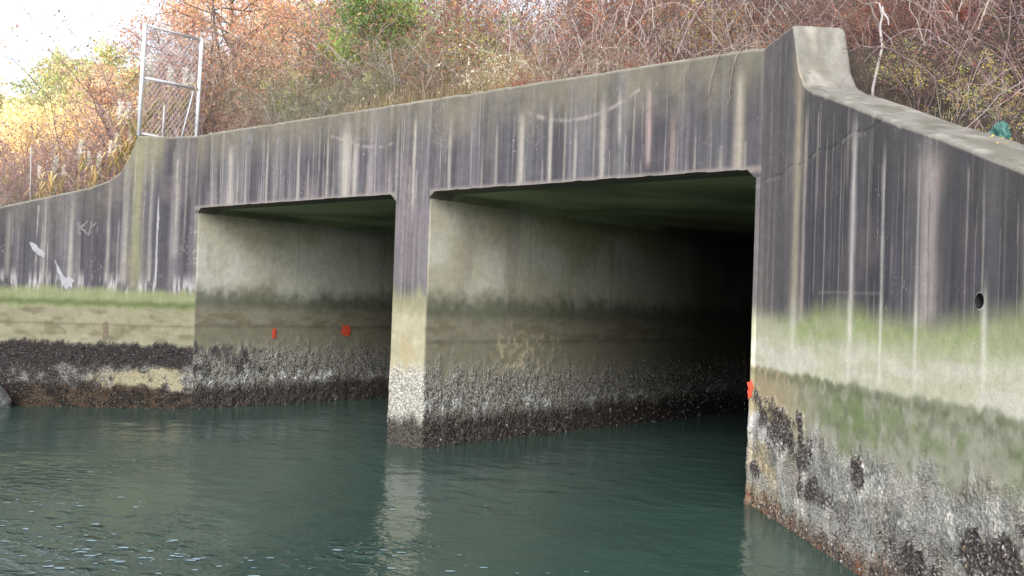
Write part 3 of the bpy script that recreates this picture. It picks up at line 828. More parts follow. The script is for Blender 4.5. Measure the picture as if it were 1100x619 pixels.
def gp(fi, s):
    """ground point: fi = fractional node index, s = distance behind the wall"""
    i = int(max(0, min(len(NODES) - 2, math.floor(fi)))); f = fi - i
    a, b = NODES[i], NODES[i + 1]
    q = [lerp(a[k], b[k], f) for k in range(6)]
    d = Vector((q[3], q[4], 0)).normalized()
    x, y = q[0] + d.x * s, q[1] + d.y * s
    bump = .18 * (float(fbm(np.float64(x * .7), np.float64(y * .7), 800, 3)) - .5) * min(1, max(0, s - .6))
    return Vector((x, y, q[2] + rise(s, q[5]) + bump))
def fi_wing_l(t):
    best = min(range(4, 15), key=lambda i: abs((lw(t) - Vector((NODES[i][0], NODES[i][1], 0))).length)); return best
V = []; F = []
sub = 2
cols = (len(NODES) - 1) * sub + 1
V.extend([tuple(Vector((gp(j / sub, .40).x, gp(j / sub, .40).y, -.6))) for j in range(cols)])
for s in SROW:
    for j in range(cols): V.append(tuple(gp(j / sub, s)))
for r in range(len(SROW)):
    for j in range(cols - 1):
        a = r * cols + j
        if r == 0 and 3 * sub <= j < 43 * sub: continue      # the concrete stands here
        F.append((a, a + 1, a + cols + 1, a + cols))
tag(mesh_obj('ground', V, F, M_SOIL, smooth=True), kind='structure')

# ------------------------------------------------------------------ vegetation prototypes
def rv(rnd, s=1.0): return Vector((rnd.gauss(0, s), rnd.gauss(0, s), rnd.gauss(0, s)))

def leaf(mb, p, size, col, rnd, asp=.6):
    a = rv(rnd).normalized(); b = a.orthogonal().normalized()
    b.rotate(Matrix.Rotation(rnd.uniform(0, 6.28), 3, a))
    c = a.cross(b)
    mb.poly([p, p + a * size * .5 + b * size * asp * .5 + c * size * .1, p + a * size, p + a * size * .5 - b * size * asp * .5 + c * size * .1], col)

def vary(c, rnd, v=.25):
    k = rnd.uniform(1 - v, 1 + v); return tuple(max(0, x * k * rnd.uniform(.92, 1.08)) for x in c)

def grow(mb, tips, p, d, length, r, depth, rnd, barks, droop=.05, nb=(4, 6), wig=.18, sides=3):
    n = 5
    pts = [p.copy()]; dd = d.copy()
    for i in range(n):
        dd = (dd + rv(rnd, wig) + Vector((0, 0, -droop))).normalized()
        p = p + dd * (length / n); pts.append(p.copy())
    r1 = max(.0018, r * .45)
    mb.tube(pts, r, r1, sides, vary(rnd.choice(barks), rnd))
    tips.extend(pts[2:])
    if depth > 0:
        for k in range(rnd.randint(*nb)):
            q = rnd.uniform(.25, 1.0); i = min(n - 1, int(q * n))
            s = pts[i].lerp(pts[i + 1], q * n - i)
            nd = (dd * .6 + rv(rnd, .55) + Vector((0, 0, .25))).normalized()
            grow(mb, tips, s, nd, length * rnd.uniform(.38, .62), r1 * .85 + .0006, depth - 1, rnd, barks, droop, nb, wig * 1.15, 3)

PINKBARK = [(.33, .27, .235), (.16, .12, .105), (.46, .39, .34), (.20, .15, .125)]
GREYBARK = [(.36, .32, .31), (.17, .15, .145), (.50, .45, .43), (.22, .19, .18)]
DARKBARK = [(.15, .10, .10), (.20, .13, .125), (.12, .085, .09)]
def shrub_proto(seed, h, nst, depth, barks, leaves, nleaf, lsize, spread=.35, droop=.03, nb=(4, 6), seeds=0, seedcol=(.75, .7, .6)):
    rnd = random.Random(seed)
    st = MB(); lf = MB(); tips = []
    for k in range(nst):
        a = rnd.uniform(0, 6.28); r = rnd.uniform(0, .22)
        d = Vector((math.cos(a) * spread * rnd.uniform(.3, 1.4), math.sin(a) * spread * rnd.uniform(.3, 1.4), 1)).normalized()
        grow(st, tips, Vector((math.cos(a) * r, math.sin(a) * r, -.12)), d, h * rnd.uniform(.6, 1.0), .011 * h / 2, depth, rnd, barks, droop, nb)
    cl = [rnd.choice(leaves) for _ in range(9)]
    for k in range(nleaf):
        t = rnd.choice(tips)
        c = cl[int(abs(t.x * 3 + t.y * 2 + t.z * 2.3)) % 9]
        leaf(lf, t + rv(rnd, .035), lsize * rnd.uniform(.6, 1.35), vary(c, rnd, .35), rnd)
    for k in range(seeds):
        t = rnd.choice(tips)
        for j in range(3):
            leaf(lf, t + rv(rnd, .018), .04, vary(seedcol, rnd, .15), rnd, .9)
    return st, lf

PROTO = {}
def reg(key, name, cat, desc, builder, stem='stem', fol='foliage'):
    st, lf = builder
    root = empty(name); root['category'] = cat
    kids = []
    kids.append(st.build(stem, M_BARK, root))
    if lf.f: kids.append(lf.build(fol, M_LEAF, root))
    PROTO[key] = [root, kids, desc, False]

ORANGE = [(.48, .18, .07), (.40, .13, .07), (.52, .27, .12), (.32, .12, .08)]
RED = [(.40, .06, .035), (.48, .11, .04), (.30, .05, .05)]
GREEN = [(.11, .19, .045), (.16, .24, .06), (.08, .13, .04), (.22, .28, .08)]
OLIVE = [(.16, .17, .08), (.22, .21, .11), (.12, .13, .07)]
YELLOW = [(.52, .38, .08), (.45, .40, .12), (.35, .36, .11)]
RUST = [(.25, .13, .085), (.20, .11, .085), (.33, .21, .13)]
MAUVE = [(.29, .20, .20), (.25, .18, .19), (.36, .26, .23)]
reg('pink1', 'bare_shrub', 'shrub', 'bare pinkish twiggy shrub', shrub_proto(1, 2.3, 9, 2, PINKBARK, RUST + ORANGE + OLIVE[1:], 800, .04))
reg('pink2', 'bare_shrub', 'shrub', 'bare pinkish twiggy shrub', shrub_proto(2, 2.7, 8, 2, PINKBARK, ORANGE + RUST + OLIVE[1:2], 1100, .042, .5))
reg('orange1', 'autumn_shrub', 'shrub', 'orange leaved shrub', shrub_proto(3, 2.2, 8, 2, PINKBARK, ORANGE + RUST[:2] + OLIVE[1:2], 2600, .052))
reg('orange2', 'autumn_shrub', 'shrub', 'orange leaved shrub', shrub_proto(4, 2.6, 7, 2, GREYBARK, ORANGE + RUST + YELLOW[1:2], 2000, .052, .5))
reg('red1', 'autumn_shrub', 'shrub', 'low red leaved shrub', shrub_proto(5, 1.1, 8, 2, DARKBARK, RED + ORANGE, 1100, .04, .7))
reg('green1', 'leafy_shrub', 'shrub', 'green leaved shrub', shrub_proto(6, 2.4, 8, 2, GREYBARK, GREEN, 2600, .05))
reg('olive1', 'leafy_shrub', 'shrub', 'dull olive grey shrub', shrub_proto(7, 1.9, 9, 2, GREYBARK, OLIVE + GREEN[:1] + YELLOW[2:], 2300, .04))
reg('yellow1', 'leafy_shrub', 'shrub', 'yellow green leaved shrub', shrub_proto(8, 1.6, 7, 2, GREYBARK, YELLOW + GREEN[1:2], 1100, .04, .5))
reg('seed1', 'seeding_shrub', 'shrub', 'tan shrub with cream seed heads', shrub_proto(9, 1.3, 9, 2, [(.40, .31, .2), (.33, .25, .17)], [(.36, .30, .14), (.28, .26, .12)], 700, .035, .4, .03, (4, 6), 110))
reg('dark1', 'bare_shrub', 'shrub', 'dark reddish brown bare shrub', shrub_proto(10, 2.2, 9, 2, DARKBARK + PINKBARK[1:2], RUST, 800, .04, .55, .06))
reg('dark2', 'bare_shrub', 'shrub', 'dark reddish brown bare shrub', shrub_proto(11, 1.8, 10, 2, DARKBARK + MAUVE, RUST + RED[2:] + RUST, 800, .04, .7, .08))
reg('mauve1', 'bare_shrub', 'shrub', 'hazy mauve twiggy shrub', shrub_proto(12, 3.2, 10, 2, [(.36, .26, .28), (.42, .31, .31), (.30, .22, .25)], MAUVE + RUST, 1500, .05, .4))
reg('pale1', 'autumn_shrub', 'shrub', 'pale orange leaved tall shrub', shrub_proto(13, 3.4, 7, 2, PINKBARK, [(.60, .40, .24), (.56, .42, .26), (.48, .31, .2)], 1500, .055, .35))

def tree_proto(seed, h, barks, leaves, nleaf, lsize, trunk_r=.14, clear=.25):
    rnd = random.Random(seed); st = MB(); lf = MB(); tips = []
    n = 8; p = Vector((0, 0, -.3)); pts = [p.copy()]; d = Vector((rnd.uniform(-.1, .1), rnd.uniform(-.1, .1), 1))
    for i in range(n):
        d = (d + rv(rnd, .08)).normalized(); p = p + d * (h * .8 / n); pts.append(p.copy())
    st.tube(pts, trunk_r, trunk_r * .25, 7, barks[0])
    for k in range(22):
        q = rnd.uniform(clear, 1); i = min(n - 1, int(q * n)); s = pts[i].lerp(pts[i + 1], q * n - i)
        a = rnd.uniform(0, 6.28)
        nd = Vector((math.cos(a), math.sin(a), rnd.uniform(.2, .9))).normalized()
        grow(st, tips, s, nd, h * rnd.uniform(.22, .42) * (1.15 - .5 * q), trunk_r * .3, 2, rnd, barks, .02, (3, 5), .2)
    cl = [rnd.choice(leaves) for _ in range(11)]
    for k in range(nleaf):
        t = rnd.choice(tips)
        c = cl[int(abs(t.x * 1.1 + t.y * .9 + t.z * 1.3)) % 11]
        leaf(lf, t + rv(rnd, .10), lsize * rnd.uniform(.6, 1.4), vary(c, rnd, .3), rnd, .7)
    return st, lf
def regt(key, name, desc, b):
    reg(key, name, 'tree', desc, b, 'trunk', 'crown')
regt('tgreen', 'broadleaf_tree', 'pale green tree', tree_proto(21, 8.5, GREYBARK, [(.46, .46, .24), (.54, .50, .28), (.38, .42, .22)], 11000, .12))
regt('tyellow', 'autumn_tree', 'sunlit yellow autumn tree', tree_proto(22, 7.0, PINKBARK, [(.82, .64, .32), (.85, .70, .42), (.80, .54, .28), (.70, .62, .32)], 9000, .11))  # sunlight and pale distance haze put into the leaf colours
regt('torange', 'autumn_tree', 'pale orange autumn tree', tree_proto(23, 8.0, PINKBARK, [(.68, .46, .28), (.70, .50, .32), (.58, .40, .28)], 7500, .10))
regt('tbare', 'bare_tree', 'nearly bare pinkish tree', tree_proto(24, 5.2, PINKBARK + MAUVE, [(.55, .30, .2), (.5, .22, .13)], 1200, .07, .06, .2))
regt('tgreen2', 'broadleaf_tree', 'bright green leaved small tree', tree_proto(25, 4.6, GREYBARK, [(.20, .30, .07), (.28, .38, .10), (.14, .22, .06)], 5200, .07, .06, .3))

USED = {}
def plant(key, loc, scale, rz, label, group):
    root, kids, desc, used = PROTO[key]
    if not used:
        o = root; PROTO[key][3] = True
    else:
        o = root.copy(); COL.objects.link(o)
        for k in kids:
            c = k.copy(); c.parent = o; COL.objects.link(c)
    o.location = loc; o.scale = (scale, scale, scale * random.uniform(.9, 1.1)); o.rotation_euler = (random.uniform(-.08, .08), random.uniform(-.08, .08), rz)
    o['label'] = label; o['group'] = group
    return o

# index helpers along the ground strip
IDX_L0 = 4; IDX_H0 = 16; IDX_H1 = 29; IDX_R0 = 30; IDX_R1 = 43
def fi_head(x): return IDX_H0 + (x - (JL + .1)) / (JR - JL - .2) * 13
LT = [6.5, 5, 4, 3.2, 2.5, 1.9, 1.5, 1.25, 1.08, .95, .5, .1]
RT = [.1, .5, .9, 1.05, 1.25, 1.5, 2, 2.6, 3.2, 4, 5, 6.5, 8, 9.2]
def fi_left(t): return IDX_L0 + float(np.interp(-t, [-a for a in LT], range(len(LT))))
def fi_right(t): return IDX_R0 + float(np.interp(t, RT, range(len(RT))))

BAG = rw(3.39, .60, 3.235); STICK = Vector((6.50, -.38, 4.05))
CLEAR = [(BAG.x, BAG.y, .42), (STICK.x, STICK.y, .30)]
ZN = {'hl': 'above the far opening', 'hm': 'above the middle pier', 'hr': 'above the near opening', 'r': 'behind the near wing wall', 'l': 'behind the far wing wall'}
def scatter(zone, fi_fn, lo, hi, s0, s1, n, kinds, sc=(.75, 1.15), gap=.55, seed=0):
    rnd = random.Random(seed); placed = []
    tries = 0
    while len(placed) < n and tries < n * 40:
        tries += 1
        u = rnd.uniform(lo, hi); s = s0 + (s1 - s0) * rnd.random()
        p = gp(fi_fn(u), s)
        if any((p - q).length < gap for q in placed): continue
        if any(math.hypot(p.x - a, p.y - b) < r for a, b, r in CLEAR): continue
        placed.append(p)
        key = rnd.choice(kinds)
        desc = PROTO[key][2]
        row = 'close to the wall' if s < 2.2 else ('half way up' if s < 5 else 'high at the back')
        lab = f'{desc} {ZN[zone]}, {row}'
        plant(key, p, rnd.uniform(*sc), rnd.uniform(0, 6.28), lab, f'{desc}s {ZN[zone]} {row}')

# the bank behind the headwall, left to right
scatter('hl', fi_head, -5.0, -2.6, 1.2, 2.6, 7, ['olive1', 'pink1', 'olive1', 'pink2'], (.6, .85), .6, 1)
scatter('hl', fi_head, -5.3, -2.4, 2.6, 6.5, 13, ['pink1', 'pink2', 'pale1', 'olive1', 'olive1', 'mauve1'], (.8, 1.1), .7, 2)
scatter('hl', fi_head, -5.3, -2.0, 6.5, 11, 9, ['pale1', 'pink2', 'green1', 'mauve1'], (.9, 1.2), .9, 3)
scatter('hm', fi_head, -2.4, .8, 1.1, 2.2, 10, ['seed1', 'seed1', 'pink1', 'olive1'], (.6, .9), .5, 4)
scatter('hm', fi_head, -2.6, .8, 2.4, 5.0, 11, ['orange1', 'pink2', 'olive1', 'green1', 'seed1'], (.75, 1.0), .7, 5)
scatter('hm', fi_head, -2.6, .8, 5.2, 10, 9, ['orange1', 'pale1', 'pink2', 'orange2'], (.9, 1.2), .9, 6)
scatter('hr', fi_head, .9, 5.2, 1.1, 2.2, 11, ['pink1', 'seed1', 'red1', 'yellow1', 'dark1', 'pink1'], (.5, .8), .5, 7)
scatter('hr', fi_head, .9, 5.2, 2.3, 5.0, 15, ['pink1', 'pink2', 'dark1', 'orange1', 'pink2'], (.75, 1.0), .65, 8)
scatter('hr', fi_head, .9, 5.2, 5.0, 10, 12, ['orange1', 'pink2', 'dark1', 'orange2'], (.9, 1.2), .9, 9)
scatter('r', fi_right, .2, 7.5, 1.2, 2.4, 20, ['dark2', 'dark1', 'pink1', 'dark2', 'yellow1'], (.5, .75), .5, 10)
scatter('r', fi_right, .2, 8.5, 2.4, 5.0, 24, ['dark1', 'dark2', 'dark1', 'dark2', 'olive1', 'yellow1'], (.75, 1.0), .65, 11)
scatter('r', fi_right, .2, 9, 5.0, 11, 22, ['dark1', 'dark2', 'orange2', 'pink2'], (.9, 1.25), .9, 12)
scatter('r', lambda u: u, 28.7, 30.3, 1.0, 3.0, 16, ['dark2', 'dark1', 'pink1', 'dark2', 'red1'], (.5, .75), .45, 20)
scatter('r', lambda u: u, 28.7, 30.3, 2.8, 6.5, 24, ['dark1', 'dark2', 'olive1', 'dark1', 'dark2'], (.75, 1.05), .6, 21)
scatter('r', lambda u: u, 28.7, 30.3, 6.5, 12, 16, ['dark1', 'pink2', 'orange2'], (1.0, 1.3), .9, 22)
scatter('l', lambda u: u, 15.0, 16.0, 1.2, 6, 12, ['pink1', 'pale1', 'olive1', 'pink2'], (.6, .9), .6, 23)
scatter('hl', fi_head, -5.0, -2.5, .65, 1.3, 8, ['olive1', 'pink1', 'olive1'], (.28, .45), .4, 31)
scatter('hm', fi_head, -2.4, .8, .65, 1.2, 9, ['seed1', 'pink1', 'olive1', 'seed1'], (.3, .55), .35, 32)
scatter('hr', fi_head, .9, 5.1, .65, 1.2, 13, ['pink1', 'seed1', 'red1', 'pink2', 'dark1'], (.25, .42), .35, 33)
scatter('r', lambda u: u, 28.8, 30.6, .58, 1.6, 26, ['dark2', 'dark1', 'dark2', 'red1', 'seed1'], (.2, .38), .2, 34)
scatter('r', fi_right, .3, 7.5, .62, 1.3, 24, ['dark2', 'dark1', 'pink1', 'dark2', 'yellow1'], (.25, .42), .3, 35)
scatter('hl', fi_head, -5.3, -2.4, 2.0, 7, 7, ['orange2', 'pale1', 'yellow1', 'olive1'], (.8, 1.0), .5, 26)
scatter('hm', fi_head, -2.6, .8, 2.0, 6, 8, ['orange1', 'orange2', 'yellow1'], (.8, 1.0), .5, 37)
scatter('hr', fi_head, .9, 5.2, 2.0, 6, 9, ['orange1', 'dark1', 'yellow1', 'red1', 'olive1'], (.75, 1.0), .5, 38)
# behind the far wing wall
scatter('l', fi_left, 3.3, 6.5, 1.5, 4.0, 8, ['mauve1', 'pink1', 'olive1'], (.4, .6), .6, 13)
scatter('l', fi_left, .2, 6.5, 4.0, 14, 34, ['mauve1', 'mauve1', 'pink2', 'mauve1', 'pale1'], (.8, 1.15), .9, 14)
scatter('l', lambda u: u, 2.0, 4.0, 3.0, 14, 16, ['mauve1', 'green1', 'pale1', 'mauve1'], (.8, 1.2), 1.2, 15)
for (x, s, k, sc_) in ((-5.2, 3.2, 'tbare', 1.0), (-4.6, 5.5, 'tbare', 1.1), (-4.0, 2.6, 'tgreen2', .72), (-3.5, 3.4, 'tgreen2', .7), (-3.4, 7.5, 'tbare', 1.15), (.4, 7.5, 'tbare', 1.0)):
    plant(k, gp(fi_head(x), s), sc_, random.uniform(0, 6.28),
          {'tbare': 'slender nearly bare pinkish tree rising from the bank above the headwall', 'tgreen2': 'small bright green tree high on the bank behind the headwall'}[k], 'slender bare trees on the bank' if k == 'tbare' else 'green trees on the bank')
for (fi, s, k, sc_) in ((10.5, 6, 'tbare', .9), (12, 7, 'tbare', 1.0), (13.5, 5.5, 'tbare', .95), (14.7, 6, 'tbare', 1.0), (15.2, 8.5, 'tbare', 1.1), (12.5, 10, 'torange', .75), (14.4, 12, 'torange', .85), (15.3, 13, 'torange', .85)):
    nm_ = 'slender nearly bare pinkish tree beside the chain link gate' if k == 'tbare' else 'pale orange autumn tree behind the chain link gate'
    plant(k, gp(fi, s), sc_, random.uniform(0, 6.28), nm_, 'bare trees beside the gate' if k == 'tbare' else 'orange trees behind the gate')
# distant trees
rt = random.Random(5)
far = [(2.65, 22, 'tyellow', 1.1), (2.85, 23, 'tgreen', 1.05), (3.05, 23, 'tyellow', 1.1), (3.3, 24, 'tyellow', 1.12), (3.7, 25, 'tyellow', 1.15), (3.0, 27, 'tgreen', 1.25), (3.5, 28, 'torange', 1.25), (2.6, 19, 'tyellow', .85), (2.9, 19, 'tyellow', .9), (3.05, 18, 'tyellow', .8), (3.2, 20, 'tyellow', .9), (3.6, 21.5, 'tyellow', .95), (3.9, 20, 'tyellow', .85), (4.5, 20, 'tyellow', .9), (4.1, 24, 'torange', .95), (4.8, 19, 'torange', .85),
       (5.4, 21, 'torange', .95), (6.5, 20, 'torange', .9), (8, 22, 'torange', 1.0), (10, 23, 'torange', 1.05), (12, 25, 'tgreen', 1.05), (2.45, 26, 'tgreen', 1.25), (2.55, 29, 'tgreen', 1.35), (2.62, 32, 'tgreen', 1.3), (3.2, 34, 'tgreen', 1.3), (4.2, 36, 'tgreen', 1.2), (2.2, 20, 'tgreen', 1.0)]
for (fi, s, k, sc_) in far:
    dsc = PROTO[k][2]
    plant(k, gp(fi, s), sc_, rt.uniform(0, 6.28), f'distant {dsc} beyond the far wing wall', f'distant {dsc}s')
for key, (root, kids, desc, used) in PROTO.items():
    if not used:
        for k in kids: bpy.data.objects.remove(k)
        bpy.data.objects.remove(root)

# ------------------------------------------------------------------ arching bramble canes
def cane(mb, p0, d, L, rise_, rnd, col, r=.007):
    n = 16; pts = []
    side = Vector((-d.y, d.x, 0)) * rnd.uniform(-.35, .35)
    for i in range(n + 1):
        t = i / n
        pts.append(p0 + d * (L * t) + side * math.sin(t * 3.1) * L * .4 + Vector((0, 0, rise_ * math.sin(min(1, t * 1.08) * math.pi * .86))) + rv(rnd, .012))
    mb.tube(pts, r, r * .35, 4, col)
    return pts
CANES = [(1.6, 1.4, 'pale grey bramble tangle arching over the near opening, left clump'), (2.4, 1.6, 'grey bramble tangle combed sideways above the near opening, second clump'), (3.1, 1.5, 'pale bramble canes looping above the near opening, third clump'),
         (3.9, 1.3, 'bramble canes sprawling over red leaves near the headwall corner'), (4.6, 1.5, 'bramble canes arching behind the raised corner block'), (.4, 2.0, 'thin bramble canes among seed heads above the pier')]
for i, (x, s, lab) in enumerate(CANES):
    rnd = random.Random(40 + i); mb = MB()
    root = gp(fi_head(x), s)
    for k in range(17):
        a = rnd.uniform(0, 6.28)
        cane(mb, Vector((rnd.uniform(-.4, .4), rnd.uniform(-.3, .3), -.1)), Vector((math.cos(a), math.sin(a) * .6, 0)), rnd.uniform(.8, 2.0), rnd.uniform(.4, 1.25), rnd, vary((.50, .43, .42), rnd, .25), rnd.uniform(.004, .008))
    o = mb.build('bramble_bush', M_BARK); o.location = root
    tag(o, lab, 'bramble')
for i, (t, s) in enumerate(((.9, 1.3), (2.0, 1.6), (3.2, 1.8), (4.6, 1.8), (5.6, 2.6))):
    rnd = random.Random(60 + i); mb = MB()
    for k in range(15):
        a = rnd.uniform(0, 6.28)
        cane(mb, Vector((rnd.uniform(-.4, .4), rnd.uniform(-.3, .3), -.1)), Vector((math.cos(a), math.sin(a) * .6, 0)), rnd.uniform(.7, 1.7), rnd.uniform(.4, 1.2), rnd, vary((.38, .30, .29), rnd, .3), rnd.uniform(.003, .007))
    o = mb.build('bramble_bush', M_BARK); o.location = gp(fi_right(t), s)
    tag(o, 'brown bramble canes ' + ['just behind the raised corner block', 'at the upper end of the sloping coping', 'behind the middle of the sloping coping', 'above the teal bag', 'at the right edge behind the near wing wall'][i], 'bramble')
# vine stems hanging down the face of the headwall
for i, (x, L) in enumerate(((4.30, .42), (4.62, .56), (4.86, .50))):
    rnd = random.Random(80 + i); mb = MB()
    pts = [Vector((x + .25, .35, .12)), Vector((x + .18, .12, .10)), Vector((x + .08, -.03, .02))]
    for k in range(1, 9):
        pts.append(Vector((x + .06 - .10 * math.sin(k / 8 * 2.2) + rnd.uniform(-.01, .01), -.03 - rnd.uniform(0, .015), -L * k / 8)))
    mb.tube(pts, .006, .003, 4, (.27, .23, .20))
    for k in range(5):
        q = rnd.choice(pts[3:]); mb.tube([q, q + Vector((rnd.uniform(-.1, .1), -.03, -.05)), q + Vector((rnd.uniform(-.16, .16), -.04, -.14))], .003, .0015, 3, (.22, .18, .16))
    o = mb.build('hanging_vine', M_BARK); o.location = (0, 0, HT)
    tag(o, ['dry vine stem trailing over the headwall, farthest from the corner', 'dry vine stem trailing over the headwall, longest and in the middle', 'dry vine stem trailing over the headwall next to the raised corner'][i], 'vine', 'dry vines trailing over the headwall')

# ------------------------------------------------------------------ dry grass (uncountable)
rnd = random.Random(91); mb = MB()
def blades(n, fi_fn, lo, hi, s0, s1, h, cols):
    for k in range(n):
        u = rnd.uniform(lo, hi); s = s0 + (s1 - s0) * rnd.random() ** 1.6
        p = gp(fi_fn(u), s) - Vector((0, 0, .03))
        a = rnd.uniform(0, 6.28); d = Vector((math.cos(a), math.sin(a), 0)); w = Vector((-d.y, d.x, 0)) * rnd.uniform(.0015, .0032)
        L = h * rnd.uniform(.4, 1.3); b = rnd.uniform(.1, .6)
        m = p + Vector((0, 0, L * .6)) + d * L * b * .3; t = p + Vector((0, 0, L * .95)) + d * L * b
        c = vary(rnd.choice(cols), rnd, .3)
        mb.poly([p - w, p + w, m + w * .7, m - w * .7], c); mb.poly([m - w * .7, m + w * .7, t], c)
TAN = [(.42, .34, .20), (.36, .27, .16), (.48, .40, .26), (.30, .24, .13), (.24, .26, .10)]
blades(8200, fi_head, -5.2, 5.1, .52, 2.6, .28, TAN)
blades(2600, fi_head, -2.4, 1.0, .6, 2.0, .55, TAN + [(.45, .30, .26)])
blades(2600, fi_right, .2, 8.5, .62, 3.0, .14, [(.30, .22, .17), (.24, .17, .14), (.36, .28, .2)])
blades(2600, fi_left, .9, 7.5, .55, 3.0, .35, TAN + [(.5, .36, .18)])
tag(mb.build('dry_grass', M_GRASS), 'dry tan grass along the top of the walls', 'grass', kind='stuff')

# ------------------------------------------------------------------ reeds behind the far wing wall
def reed_proto(seed, h):
    rnd = random.Random(seed); st = MB(); lf = MB(); pl = MB()
    lean = Vector((rnd.uniform(-.1, .22), rnd.uniform(-.1, .1), 0))
    pts = [Vector((0, 0, -.1)) + lean * (i / 8) ** 2 * h + Vector((0, 0, (h + .1) * i / 8)) for i in range(9)]
    st.tube(pts, .013, .006, 4, (.50, .38, .2))
    for k in range(11):
        i = rnd.randint(1, 7); p = pts[i]; a = rnd.uniform(0, 6.28); d = Vector((math.cos(a), math.sin(a), 0)); L = rnd.uniform(.35, .6)
        w = Vector((-d.y, d.x, 0)) * .016; c = vary(rnd.choice([(.70, .48, .22), (.74, .56, .28), (.58, .46, .2), (.42, .44, .2)]), rnd)
        q = [p, p + d * L * .35 + Vector((0, 0, L * .45)), p + d * L * .75 + Vector((0, 0, L * .45)), p + d * L + Vector((0, 0, L * .12))]
        for j in range(3):
            f0, f1 = (1, 1, .7, .1)[j], (1, 1, .7, .1)[j + 1]
            lf.poly([q[j] - w * f0, q[j] + w * f0, q[j + 1] + w * f1, q[j + 1] - w * f1], c)
    for k in range(150):
        t = rnd.random(); p = pts[-1] + lean * t * .3 + Vector((0, 0, .30 * t - .06)) + rv(rnd, .022 * (1 - t * .7))
        leaf(pl, p, .06, vary((.80, .75, .70), rnd, .15), rnd, .3)
    root = empty('reed')
    kids = [st.build('stalk', M_GRASS, root), lf.build('foliage', M_GRASS, root), pl.build('plume', M_GRASS, root)]
    return root, kids
rr = [reed_proto(70, .75), reed_proto(71, .9), reed_proto(72, 1.05)]
rused = [False] * 3
RE = [(2.62, .8, 0, .8, 0), (2.15, .8, 1, .85, 1), (1.48, .9, 2, 1.1, 2), (2.5, 1.1, 1, .6, 3), (1.85, .75, 0, .7, 3), (1.7, 1.0, 1, .75, 3), (1.3, .75, 2, 1.0, 3), (1.2, .9, 1, 1.15, 3), (1.1, .8, 2, 1.25, 4),
      (1.05, 1.0, 2, 1.3, 3), (1.35, 1.1, 0, 1.0, 3), (2.0, 1.0, 2, .6, 3), (2.8, .9, 2, .55, 3), (1.55, .8, 1, .8, 3), (.7, 1.0, 2, 1.0, 5), (.5, 1.2, 1, 1.1, 5), (.3, 1.1, 2, .9, 5)]
RL = ['short tan reed with a white plume, leftmost on the far wing wall', 'upright tan reed with a grey plume, second from the left', 'tall green reed with a pale plume in the middle of the reeds', 'leafy golden reed growing among the plumed reeds behind the far wing wall',
      'leaning reed with a broad pale plume against the gate post', 'golden reed growing behind the chain link gate']
for (t, s, k, sc_, li) in RE:
    root, kids = rr[k]
    if rused[k]:
        o = root.copy(); COL.objects.link(o)
        for c in kids:
            d = c.copy(); d.parent = o; COL.objects.link(d)
    else:
        o = root; rused[k] = True
    o.location = gp(fi_left(t), s); o.scale = (1, 1, 1) if sc_ > .9 else (.9, .9, sc_ * 1.1); sc_ *= 1.15; o.scale = (sc_, sc_, sc_)
    o.rotation_euler = (0, 0, random.uniform(-.6, .6))
    tag(o, RL[li], 'reed', 'tan reeds behind the far wing wall' if li < 5 else 'golden reeds behind the gate')

# ------------------------------------------------------------------ chain link gate on the far wing wall
A = Vector((-6.11, -.69, 4.646)); B = Vector((-6.27, .50, 4.62)); B.z = 4.62
g = empty('chain_link_gate', A)
tag(g, 'galvanised chain link gate panel in a pipe frame standing on the far wing wall', 'gate')
a0 = Vector((0, 0, 0)); b0 = B - A
H1, H2 = 1.93, 1.98
def tb(name, pts, r, mat=M_GALV, sides=10, par=g):
    m = MB(); m.tube(pts, r, r, sides, (1, 1, 1), True); return m.build(name, mat, par, smooth=True)
tb('post', [a0, a0 + Vector((.06, 0, H1))], .036)
tb('post', [b0 - Vector((0, 0, .3)), b0 + Vector((.06, 0, H2))], .036)
def ab(f, h): return (a0 + Vector((.06 * h / 1.95, 0, h))).lerp(b0 + Vector((.06 * h / 1.95, 0, h)), f)
tb('rail', [ab(0, H1 - .03), ab(1, H2 - .03)], .022)
tb('rail', [ab(0, 1.0), ab(1, 1.06)], .026)
tb('rail', [ab(0, .05), ab(1, .05)], .022)
tb('brace', [ab(.9, 1.0), ab(.72, .05)], .014)
tb('brace', [ab(.40, .62), ab(.40, .0)], .012)
mw = MB(); W_ = (b0).length; st_ = .085
def clipseg(x0, y0, dx, dy):
    t0, t1 = -1e9, 1e9
    for (o, d, lo, hi) in ((x0, dx, 0.0, W_), (y0, dy, .06, 1.9)):
        ta, tb_ = (lo - o) / d, (hi - o) / d
        if ta > tb_: ta, tb_ = tb_, ta
        t0, t1 = max(t0, ta), min(t1, tb_)
    return (t0, t1) if t1 - t0 > .01 else None
k = -2.0
while k < W_ + 2.2:
    for sgn in (1, -1):
        c = clipseg(k, .06, sgn * .7, 1.0)
        if c:
            P0 = (k + sgn * .7 * c[0], .06 + c[0]); P1 = (k + sgn * .7 * c[1], .06 + c[1])
            off = Vector((.004 * sgn, 0, 0))
            mw.tube([ab(P0[0] / W_, P0[1]) + off, ab(P1[0] / W_, P1[1]) + off], .0038, .0038, 3)
    k += st_
mw.build('chain_link_mesh', M_WIRE, g)

# thin pale pole standing in the brush at the far left
mb = MB(); mb.tube([(0, 0, -.3), (-.02, -.01, .45), (-.03, -.02, .9)], .016, .012, 8, cap=True)
o = mb.build('pole', M_DEADWOOD, smooth=True); pp = Vector((-9.28, -1.09, 0)); o.location = (-9.28, -1.09, 3.75)
tag(o, 'thin pale upright pole standing in the brush behind the far wing wall', 'pole')

